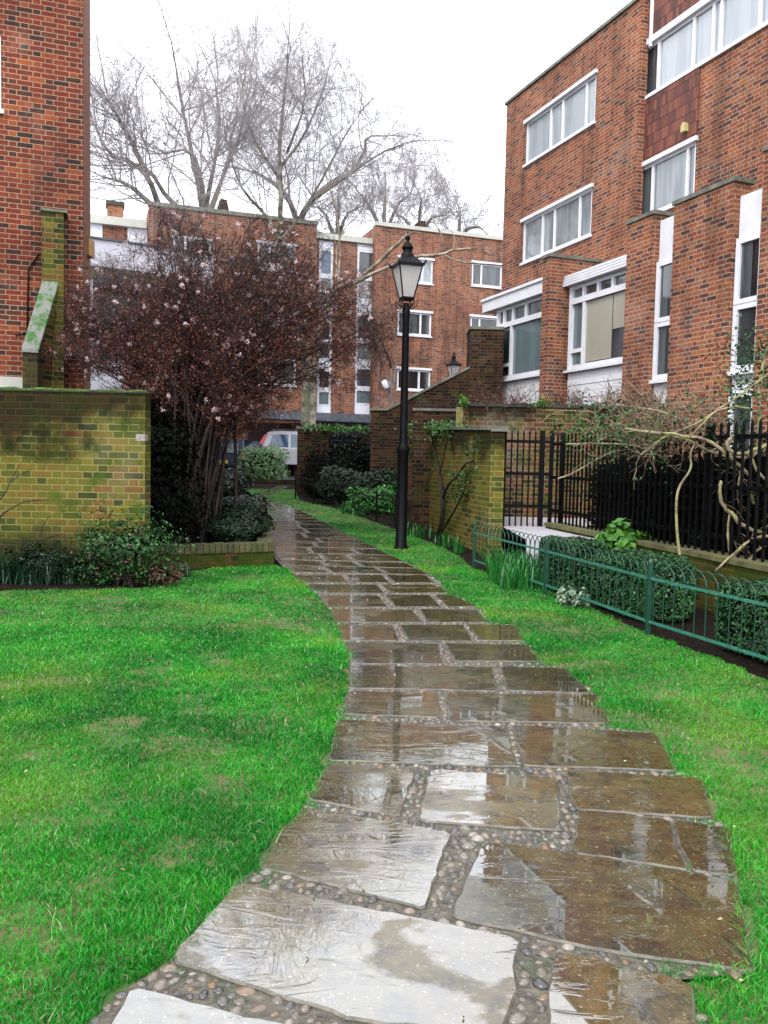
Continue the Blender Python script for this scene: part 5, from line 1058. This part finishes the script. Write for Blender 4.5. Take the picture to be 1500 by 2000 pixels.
# pale pollarded limbs reaching right (their own tree)
PL2 = dict(seg=[4, 3], wig=[.25, .25], grav=[.03, .02], tap=[.5, .5], k=[4, 3], nc=[1.5], t0=[.4], ang=[45], ls=[.6], rs=[.6], rmin=.006)
Y = 25.6; q_ = lambda l: [D(x, y_, Y+random.uniform(-.3, .3)) for x, y_ in l]
tree('pollard_tree', (D(640, 900, Y)[0], Y, terr(Y)), [(.09, .08, q_([(612, 905), (612, 800), (616, 700), (634, 610), (660, 562), (688, 552)]), 0), (.06, .045, q_([(688, 552), (735, 516), (770, 480), (798, 458)]), 2, .5), (.055, .03, q_([(688, 556), (740, 528), (810, 500), (862, 500), (885, 485), (920, 486)]), 3, .8), (.03, .02, q_([(870, 500), (900, 512), (930, 514), (975, 518)]), 1, .4), (.03, .012, q_([(870, 496), (865, 465), (850, 435), (840, 420)]), 2, .5), (.025, .01, q_([(885, 485), (890, 465), (880, 445)]), 2, .4), (.03, .015, q_([(660, 560), (665, 470), (655, 400), (640, 360)]), 5, 1.), (.03, .015, q_([(660, 540), (655, 500), (668, 450), (700, 420)]), 4, .9)], PL2, .7, 4, (bark_mat('bark_pollard', (.38, .33, .24), (.12, .1, .08), sc=4), BK_TAN), 'pale bare tree with lopped limbs reaching right in front of the brick house')
# small bare tree near far house
Y = 22; tree('bare_tree', (D(768, 900, Y)[0], Y, terr(Y)), [(.05, .03, [D(x, y_, Y) for x, y_ in ((768, 930), (767, 800), (764, 720))], 2), (.03, .01, [D(x, y_, Y) for x, y_ in ((764, 760), (745, 710), (732, 650))], 7), (.03, .01, [D(x, y_, Y) for x, y_ in ((767, 760), (775, 700), (770, 640))], 7), (.025, .01, [D(x, y_, Y) for x, y_ in ((766, 790), (740, 740), (728, 700))], 6)], dict(BIR, grav=[.05, 0, 0], seg=[4, 4, 3], rmin=.004), .8, 6, (BK_TREE, BK_DARK), 'thin bare young tree against the brick house, just left of the lamp post')
# ---- flowering shrub
Y = 12.6; bs = D(372, 1040, 11.7); bs[2] = .22
T = thing('flowering_shrub', bs, 'big vase shaped shrub with pale pink blossom on bare reddish twigs, beside the path', 'shrub')
tb = Tubes(); tw = Tubes(); tips = []
SH = dict(seg=[4, 3, 3], wig=[.16, .22, .28], grav=[.05, .03, .0], tap=[.5, .5, .6], k=[4, 3, 3], nc=[6, 6.5], t0=[.1, .05], ang=[38, 48], ls=[.55, .6], rs=[.5, .55], rmin=.0032, rl=.012)
cen = D(425, 640, 12.4)
def env(x):      # top outline of the crown in the photograph's left-right sense, measured
    return np.interp(x, [130, 175, 230, 300, 370, 430, 500, 560, 620, 680, 715], [700, 590, 530, 470, 440, 450, 450, 470, 510, 560, 640])
for i in range(104):
    x = random.uniform(165, 668); yt = env(x)+12; yb = np.interp(x, [130, 230, 400, 550, 712], [740, 800, 860, 820, 720]); f = random.random()**1.3; y_ = yt+25+(yb-yt-60)*f
    e = D(x, y_, 12.3+random.uniform(-1.3, 1.3)*(1-abs(x-425)/420)); base = bs+np.array([random.gauss(0, .16), random.gauss(0, .2), 0])
    k = .35+.3*random.random(); mid = base+(e-base)*k; mid[0] = base[0]+(e[0]-base[0])*k*.3; mid2 = base+(e-base)*.75; mid2[0] = base[0]+(e[0]-base[0])*.46; mid2[2] += .12*abs(e[0]-base[0])
    limb(tb, tw, smooth([base, mid, mid2, e], 2), random.uniform(.016, .034), .007, SH, 9, .6, t0=.45)
m = MB(); tb.into(m); m.build('stem', BK_SHRUB, T); m = MB(); tw.into(m); m.build('twigs', BK_SHRUB, T)
# buds along the twigs
allp = np.concatenate([a_ for (n_, k_), l in tw.g.items() if k_ == 3 for a_, _ in l]); print('shrub twig pts', len(allp))
wz = np.clip(1.25-(allp[:, 2]-1.6)/3., .12, 1.); wz /= wz.sum(); sel = allp[rng.choice(len(allp), 135000, p=wz)]+rng.normal(0, .03, (135000, 3)); mb = MB(); leaves(mb, sel, .0135, asp=.5); mb.build('buds', BUD, T)
wf = np.linalg.norm(allp-allp.mean(0), axis=1)**.9; fl = allp[rng.choice(len(allp), 640, p=wf/wf.sum())]; mb = MB()
for p in fl:
    k = random.choice((3, 4, 6, 9)); P = p+rng.normal(0, .014, (k*5, 3)); leaves(mb, P, .0125, asp=.8)
o = mb.build('blossom', PETAL, T); o['kind'] = 'stuff'
# ---- wall climber right of lamp
Yc = lambda x: float(np.interp(x, [806, 950], [pa[1], pb[1]]))-.12
def wc1(x, y_, v=.07): u_, z_ = OW.px(x, y_, v); return np.array(OW.pt(u_, v, z_))
wc = lambda l: [wc1(x, y_) for x, y_ in l]
T = thing('climbing_plant', wc([(848, 1062)])[0], 'bare stemmed climber branching up the mossy wall right of the lamp post', 'climbing plant'); t_ = Tubes()
t_.add(smooth(wc([(847, 1066), (860, 1035), (866, 990), (862, 950), (856, 915), (850, 890)])), .05, .014, 7); t_.add(smooth(wc([(864, 975), (875, 945), (895, 930), (908, 905), (925, 900)])), .03, .012, 6); t_.add(smooth(wc([(862, 1040), (880, 1010), (900, 975), (912, 945), (908, 900)])), .022, .008, 6)
t_.add(smooth(wc([(858, 925), (868, 890), (870, 865), (890, 850), (905, 848)])), .016, .006, 5); t_.add(smooth(wc([(852, 900), (848, 880), (836, 858)])), .014, .006, 5); t_.add(smooth(wc([(832, 950), (840, 925), (856, 912)])), .008, .006, 4)
m = MB(); t_.into(m); m.build('stem', BK_DARK, T)
mb = MB()
for (x, y_, s_, n) in ((925, 875, .13, 80), (906, 930, .09, 90), (900, 962, .1, 90), (800, 885, .07, 40), (798, 842, .1, 70)):
    c = wc1(x, y_, .12); leaves(mb, c+rng.normal(0, 1, (n, 3))*np.array([s_, s_*.6, s_*.9]), .03)
mb.build('foliage', LF_MIDG, T)
# ivy on top of oblique wall
mb = MB(); n = 1500; f = rng.random(n)*.62; Pp = np.array([OW.pt(-.1+f_*(l_ if False else float(np.linalg.norm((pb-pa)[:2])))*1.0, -.12, 0) for f_ in f]); zt_ = zf+(zA-zf)*f
Pp[:, 2] = zt_+rng.normal(.06, .05, n)-np.abs(rng.normal(0, .1, n))*(rng.random(n) < .5); Pp += np.c_[rng.normal(0, .12, n), rng.normal(0, .12, n), np.zeros(n)]; Pp[:, :2] += OW.n*.1
leaves(mb, Pp, .026); tag(mb.build('ivy', LF_IVY), 'bright green ivy spilling over the top of the oblique mossy wall', 'ivy')
mb = MB(); n = 500; Pp = np.c_[rng.uniform(MW.px(590, 834)[0], MW.px(720, 834)[0], n), YM+rng.normal(.1, .2, n), MW.px(650, 838)[1]+rng.normal(.02, .06, n)]; leaves(mb, Pp, .06); tag(mb.build('ivy', LF_IVY), 'fringe of ivy along the top beside the distant brick pier', 'ivy')
mb = MB(); c = TW.pt(TW.px(905, 783)[0], .1, TW.px(905, 783)[1]); leaves(mb, np.array(c)+rng.normal(0, .05, (60, 3)), .035); c2_ = np.array(TW.pt(TW.px(1060, 783)[0], .1, TW.px(1060, 786)[1])); leaves(mb, c2_+rng.normal(0, 1, (90, 3))*(.12, .06, .05), .03); tag(mb.build('ivy', LF_LIME), 'small fresh green sprigs on top of the brown wall behind the gate', 'ivy')
# rusty twiggy climber on the terrace wall top
T = thing('climbing_plant', TW.pt(TW.px(1060, 790)[0], -.1, ZTr), 'rusty tangle of bare twigs along the top of the brown garden wall', 'climbing plant')
t_ = Tubes(); RT = dict(seg=[3, 3], wig=[.3, .3], grav=[.03, .0], tap=[.5, .5], k=[3, 3], nc=[4], t0=[.1], ang=[45], ls=[.6], rs=[.6], rmin=.004)
for i in range(150):
    x = random.uniform(925, 1290); p = np.array(TW.pt(TW.px(x, 790)[0], random.uniform(-.3, .1), TW.px(1000, 795)[1]+.06)); grow(t_, p, (random.gauss(0, .8), random.gauss(0, .4), random.uniform(.1, .9)), random.uniform(.15, .42), .006, 0, RT)
m = MB(); t_.into(m); m.build('twigs', bark_mat('bark_rust', (.14, .05, .035), (.05, .025, .02), sc=6), T)
pts = np.concatenate([a_ for l in t_.g.values() for a_, _ in l]); mb = MB(); leaves(mb, pts[rng.choice(len(pts), 2600)]+rng.normal(0, .02, (2600, 3)), .016); mb.build('dry_leaves', LF_RUST, T)
# big gnarled climber at the right
T = thing('gnarled_climber', (*D(1500, 1100, 7.6)[:2], 0), 'gnarled pale branches of an old climber over the railings at the right', 'climbing plant')
t_ = Tubes(); tw = Tubes(); Yg = 7.9
for (r0, r1, l, Yo) in ((.028, .02, [(1432, 850), (1416, 876), (1450, 890), (1480, 875), (1530, 862)], 0), (.02, .022, [(1250, 842), (1330, 850), (1385, 858), (1420, 890), (1465, 925), (1468, 960), (1478, 992), (1492, 1008)], .1), (.016, .012, [(1220, 838), (1330, 852), (1380, 880), (1420, 892), (1480, 895)], .2), (.016, .014, [(1462, 885), (1480, 925), (1510, 950)], -.1), (.014, .014, [(1455, 890), (1445, 930), (1440, 958)], .1), (.02, .026, [(1407, 940), (1406, 975), (1420, 998), (1432, 1005), (1450, 1030), (1500, 1043)], -.1), (.012, .014, [(1425, 1005), (1420, 1040), (1426, 1082)], 0), (.012, .02, [(1398, 1115), (1440, 1075), (1475, 1047), (1520, 1048)], -.3), (.012, .014, [(1460, 1100), (1480, 1070), (1520, 1058)], -.3), (.03, .02, [(1500, 1110), (1475, 1000), (1468, 920), (1485, 840), (1480, 760), (1495, 690)], .2), (.014, .008, [(1105, 868), (1170, 866), (1240, 868), (1262, 880), (1300, 860)], .9), (.012, .006, [(1090, 935), (1120, 925), (1150, 905), (1200, 880)], .9), (.02, .01, [(1395, 850), (1330, 820), (1280, 800), (1200, 790)], .5), (.018, .01, [(1470, 800), (1420, 790), (1360, 830), (1300, 850), (1250, 890)], .2), (.014, .007, [(1500, 730), (1450, 770), (1400, 800), (1350, 850)], 0)):
    limb(t_, tw, smooth([D(x, y_, Yg+Yo) for x, y_ in l], 3), r0*.8, r1*.8, dict(RT, nc=[2.5], rmin=.003), 3, .28)
m = MB(); t_.into(m); m.build('branch', BK_PALE, T)
for i in range(150):
    x = random.triangular(1130, 1470, 1260); y_ = random.gauss(835, 22); p = D(x, y_, Yg+random.uniform(.2, 1.4)); grow(tw, p, (random.gauss(0, 1), random.gauss(0, .5), random.gauss(.1, .6)), random.uniform(.2, .5), .007, 0, RT)
m = MB(); tw.into(m); m.build('twigs', BK_TAN, T)
mb = MB()
for (x, y_, s_, n) in ((1160, 830, .2, 420), (1220, 850, .3, 420), (1490, 690, .22, 700), (1475, 750, .18, 500), (1440, 800, .2, 300), (1330, 820, .25, 260), (1480, 860, .2, 350)):
    c = D(x, y_, Yg+.3); leaves(mb, c+rng.normal(0, 1, (n, 3))*np.array([s_, s_, s_*.6]), .022)
mb.build('foliage', LF_MIDG, T)
T = thing('sapling', (*G(1330, 1112, .3)[:2], .2), 'single pale bent stem rising in front of the dark hedge', 'sapling'); t_ = Tubes()
t_.add(smooth([D(x, y_, 7.6) for x, y_ in ((1332, 1125), (1328, 1090), (1322, 1040), (1320, 985), (1325, 950), (1352, 915), (1347, 888), (1356, 868))], 3), .016, .008, 6); t_.add([D(x, y_, 7.6) for x, y_ in ((1331, 1115), (1336, 1105), (1337, 1095))], .008, .006, 5); m = MB(); t_.into(m); m.build('stem', BK_PALE, T)
mb = MB(); Pl = np.c_[rng.uniform(-4, 3.5, 700), rng.uniform(1.8, 11, 700), np.full(700, .03)]; leaves(mb, Pl, .008, up_=1.5); leaves(mb, np.c_[rng.normal(-1.7, .9, 160), rng.normal(10.9, 1.2, 160), np.full(160, .06)], .014, up_=1.5); tag(mb.build('leaf_litter', LITTER), 'scattered tiny dead leaves and twigs on the grass and flagstones', 'leaf litter', kind='stuff')
# dark shrubs around the middle distance bed
bush('leafy_bush', (D(665, 960, 21)[0], 21, .75), (.75, .6, .5), 3000, .05, LF_DARK, 'dark evergreen bush inside the black fence below the barred gate')
bush('leafy_bush', (D(620, 930, 22.6)[0], 22.6, .95), (.45, .5, .85), 2200, .05, LF_BLACK, 'nearly black bush in front of the distant brick pier')
bush('leafy_bush', (D(740, 950, 19.5)[0], 19.5, .75), (.7, .6, .55), 3000, .045, LF_DARK, 'dark bush directly left of the lamp post')
T = bush('evergreen_tree', (D(755, 890, 22.5)[0], 22.5, 1.3), (.95, .6, 1.1), 3500, .06, LF_BLACK, 'black leafy mass left of the lamp post under the sloping wall', 'tree')
bush('grey_shrub', (D(515, 905, 30)[0], 30, 1.2), (.98, .9, .78), 5500, .05, LF_GREY, 'rounded grey green shrub in front of the white car', corek=.6, shell=.35)
m = MB(); e0 = D(462, 950, 28.7); e1_ = D(578, 948, 28.7); m.box((e0[0], 28.6, .4), (e1_[0], 28.8, .66)); tag(m.build('bed_edging', BR_D), 'low dark brick edging under the grey green shrub', 'edging')
bush('hedge', (D(700, 890, 26.5)[0], 26.5, 1.3), (1.25, .3, .9), 3500, .06, LF_DARK, 'dark hedge showing through the barred gate in the middle distance', 'hedge', True, .2)
# ================================================================== CARS
CW = simple('car_paint_silver', (.42, .43, .45), .2, .02, 2); CBL = simple('car_paint_dark', (.006, .012, .03), .15, .02, 2); CR = simple('tail_light', (.5, .01, .02), .2, .05, 3); TY = simple('tyre', (.01, .01, .01), .7); RIM = simple('rim', (.3, .3, .32), .3, metal=.6); PLT = simple('plate_yellow', (.5, .38, .02), .4)
def car(loc, yaw, paint, label, suv):
    T = thing('parked_car', loc, label, 'car'); T.rotation_euler = (0, 0, 0)
    c, s_ = math.cos(yaw), math.sin(yaw); F = Fr(loc[:2], (c, s_), (-s_, c)); z0 = loc[2]; L_ = 4.4 if suv else 3.9; H_ = 1.68 if suv else 1.5; W_ = .88
    # side profile: u from rear (0) to front
    low = [(0.02, .35), (0, .6), (.03, .95), (L_-.9, .98), (L_-.2, .82), (L_, .55), (L_-.03, .3)]
    def loft(prof, w0, w1, m, zr):
        n = len(prof); V = []
        for v, k in ((-w0, 0), (-w0*.97, 1), (w0*.97, 1), (w0, 0)): pass
        for (v, ins) in ((-w0, .05), (-w0+.06, 0), (w0-.06, 0), (w0, .05)):
            cx = sum(p[0] for p in prof)/n; cz = sum(p[1] for p in prof)/n
            for (u, z) in prof:
                vv_ = v*(1-(1-w1)*max(0, (z-zr[0])/(zr[1]-zr[0])) if zr[1] > zr[0] else 1); V.append(F.pt(u+(cx-u)*ins*.4, vv_, z0+z+(cz-z)*ins*.4))
        Fs = [(j*n+i, j*n+(i+1) % n, (j+1)*n+(i+1) % n, (j+1)*n+i) for j in range(3) for i in range(n)]+[tuple(range(n)), tuple(range(3*n, 4*n))]
        m.add(V, Fs, False)
    m = MB(); loft(low, W_, 1, m, (0, 0)); gh = [(.08, .94), (.22, 1.2), (.42, H_-.06), (.7, H_), (2.3, H_-.02), (2.7, H_-.12), (3.3, .96)] if suv else [(.06, .94), (.18, 1.15), (.42, H_-.05), (.7, H_), (2., H_-.02), (2.4, H_-.12), (3.05, .95)]
    loft(gh, W_-.02, .8, m, (.95, H_)); m.build('body', paint, T)
    def sidev(z): return (W_-.02)*(1-.2*max(0, (z-.95)/(H_-.95)))+.004
    for sg in (-1, 1):
        for quad in ([(.45, 1.02), (.62, H_-.16), (1.25, H_-.13), (1.25, 1.02)], [(1.35, 1.02), (1.35, H_-.13), (2.2, H_-.15), (2.3, 1.02)], [(2.4, 1.02), (2.3, H_-.16), (2.6, H_-.25), (3.0, 1.02)]):
            m = MB(); m.add([F.pt(u, sg*sidev(z), z0+z) for u, z in quad], [(0, 1, 2, 3)]); m.build('side_window', P_BLUE if suv else P_DARK, T)
    m = MB(); m.add([F.pt(.08, -.62, z0+1.), F.pt(.08, .62, z0+1.), F.pt(.36, .55, z0+H_-.14), F.pt(.36, -.55, z0+H_-.14)], [(0, 1, 2, 3)]); V = np.array(m.V[0]); m.V[0] = V-np.array([c, s_, 0])*.035; m.build('rear_window', P_MID, T)
    for sg in (-1, 1):
        m = MB(); m.fbox(F, -.02, .16, sg*(W_-.14), sg*(W_+.008), z0+.72, z0+1.0); 
        if suv: m.add([F.pt(-.0, sg*(W_-.1), z0+1.0), F.pt(-.0, sg*(W_+.005), z0+1.0), F.pt(.3, sg*(W_-.12), z0+1.52), F.pt(.3, sg*(W_-.22), z0+1.52), F.pt(.2, sg*(W_-.1), z0+1.0), F.pt(.2, sg*(W_+.005), z0+1.0), F.pt(.42, sg*(W_-.12), z0+1.52), F.pt(.42, sg*(W_-.22), z0+1.52)], BOXF)
        m.build('tail_light', CR, T)
        if suv: m = MB(); m.bar(F.pt(.6, sg*.6, z0+H_+.045), F.pt(2.3, sg*.6, z0+H_+.04), .035); m.bar(F.pt(.6, sg*.6, z0+H_-.01), F.pt(.6, sg*.6, z0+H_+.045), .03); m.bar(F.pt(2.3, sg*.6, z0+H_-.03), F.pt(2.3, sg*.6, z0+H_+.045), .03); m.build('roof_rail', LEAD, T)
        for u in (.8, L_-.85):
            for (nm, r_, mt, w2) in (('wheel', .32, TY, .1),):
                k = 20; a_ = np.arange(k)*2*math.pi/k; V = [F.pt(u+r_*math.cos(t), sg*(W_-.1), z0+.32+r_*math.sin(t)) for t in a_]+[F.pt(u+r_*math.cos(t), sg*(W_+.015), z0+.32+r_*math.sin(t)) for t in a_]
                m = MB(); m.add(V, [(i, (i+1) % k, k+(i+1) % k, k+i) for i in range(k)]+[tuple(range(k)), tuple(range(k, 2*k))]); wh = m.build('wheel', TY, T)
                V = [F.pt(u+.2*math.cos(t), sg*(W_+.02), z0+.32+.2*math.sin(t)) for t in a_]; m = MB(); m.add(V, [tuple(range(k))]); m.build('rim', RIM, wh)
    m = MB(); m.fbox(F, -.02, .0, -.26, .26, z0+.62, z0+.74); m.build('number_plate', PLT, T)
    m = MB(); m.fbox(F, -.05, .1, -W_+.03, W_-.03, z0+.32, z0+.52); m.build('bumper', BLACK if not suv else paint, T)
    return T
cy = 34.; cx = D(508, 870, cy)[0]; car((cx-.12, cy, terr(cy)+.15), rad(8), CW, 'silver white estate car half hidden behind the brick gate pier', True)
cy = 30.; cx = D(432, 900, cy)[0]; car((cx, cy, terr(cy)+.0), rad(80), CBL, 'dark blue hatchback with yellow number plate seen from behind under the shrub', False)
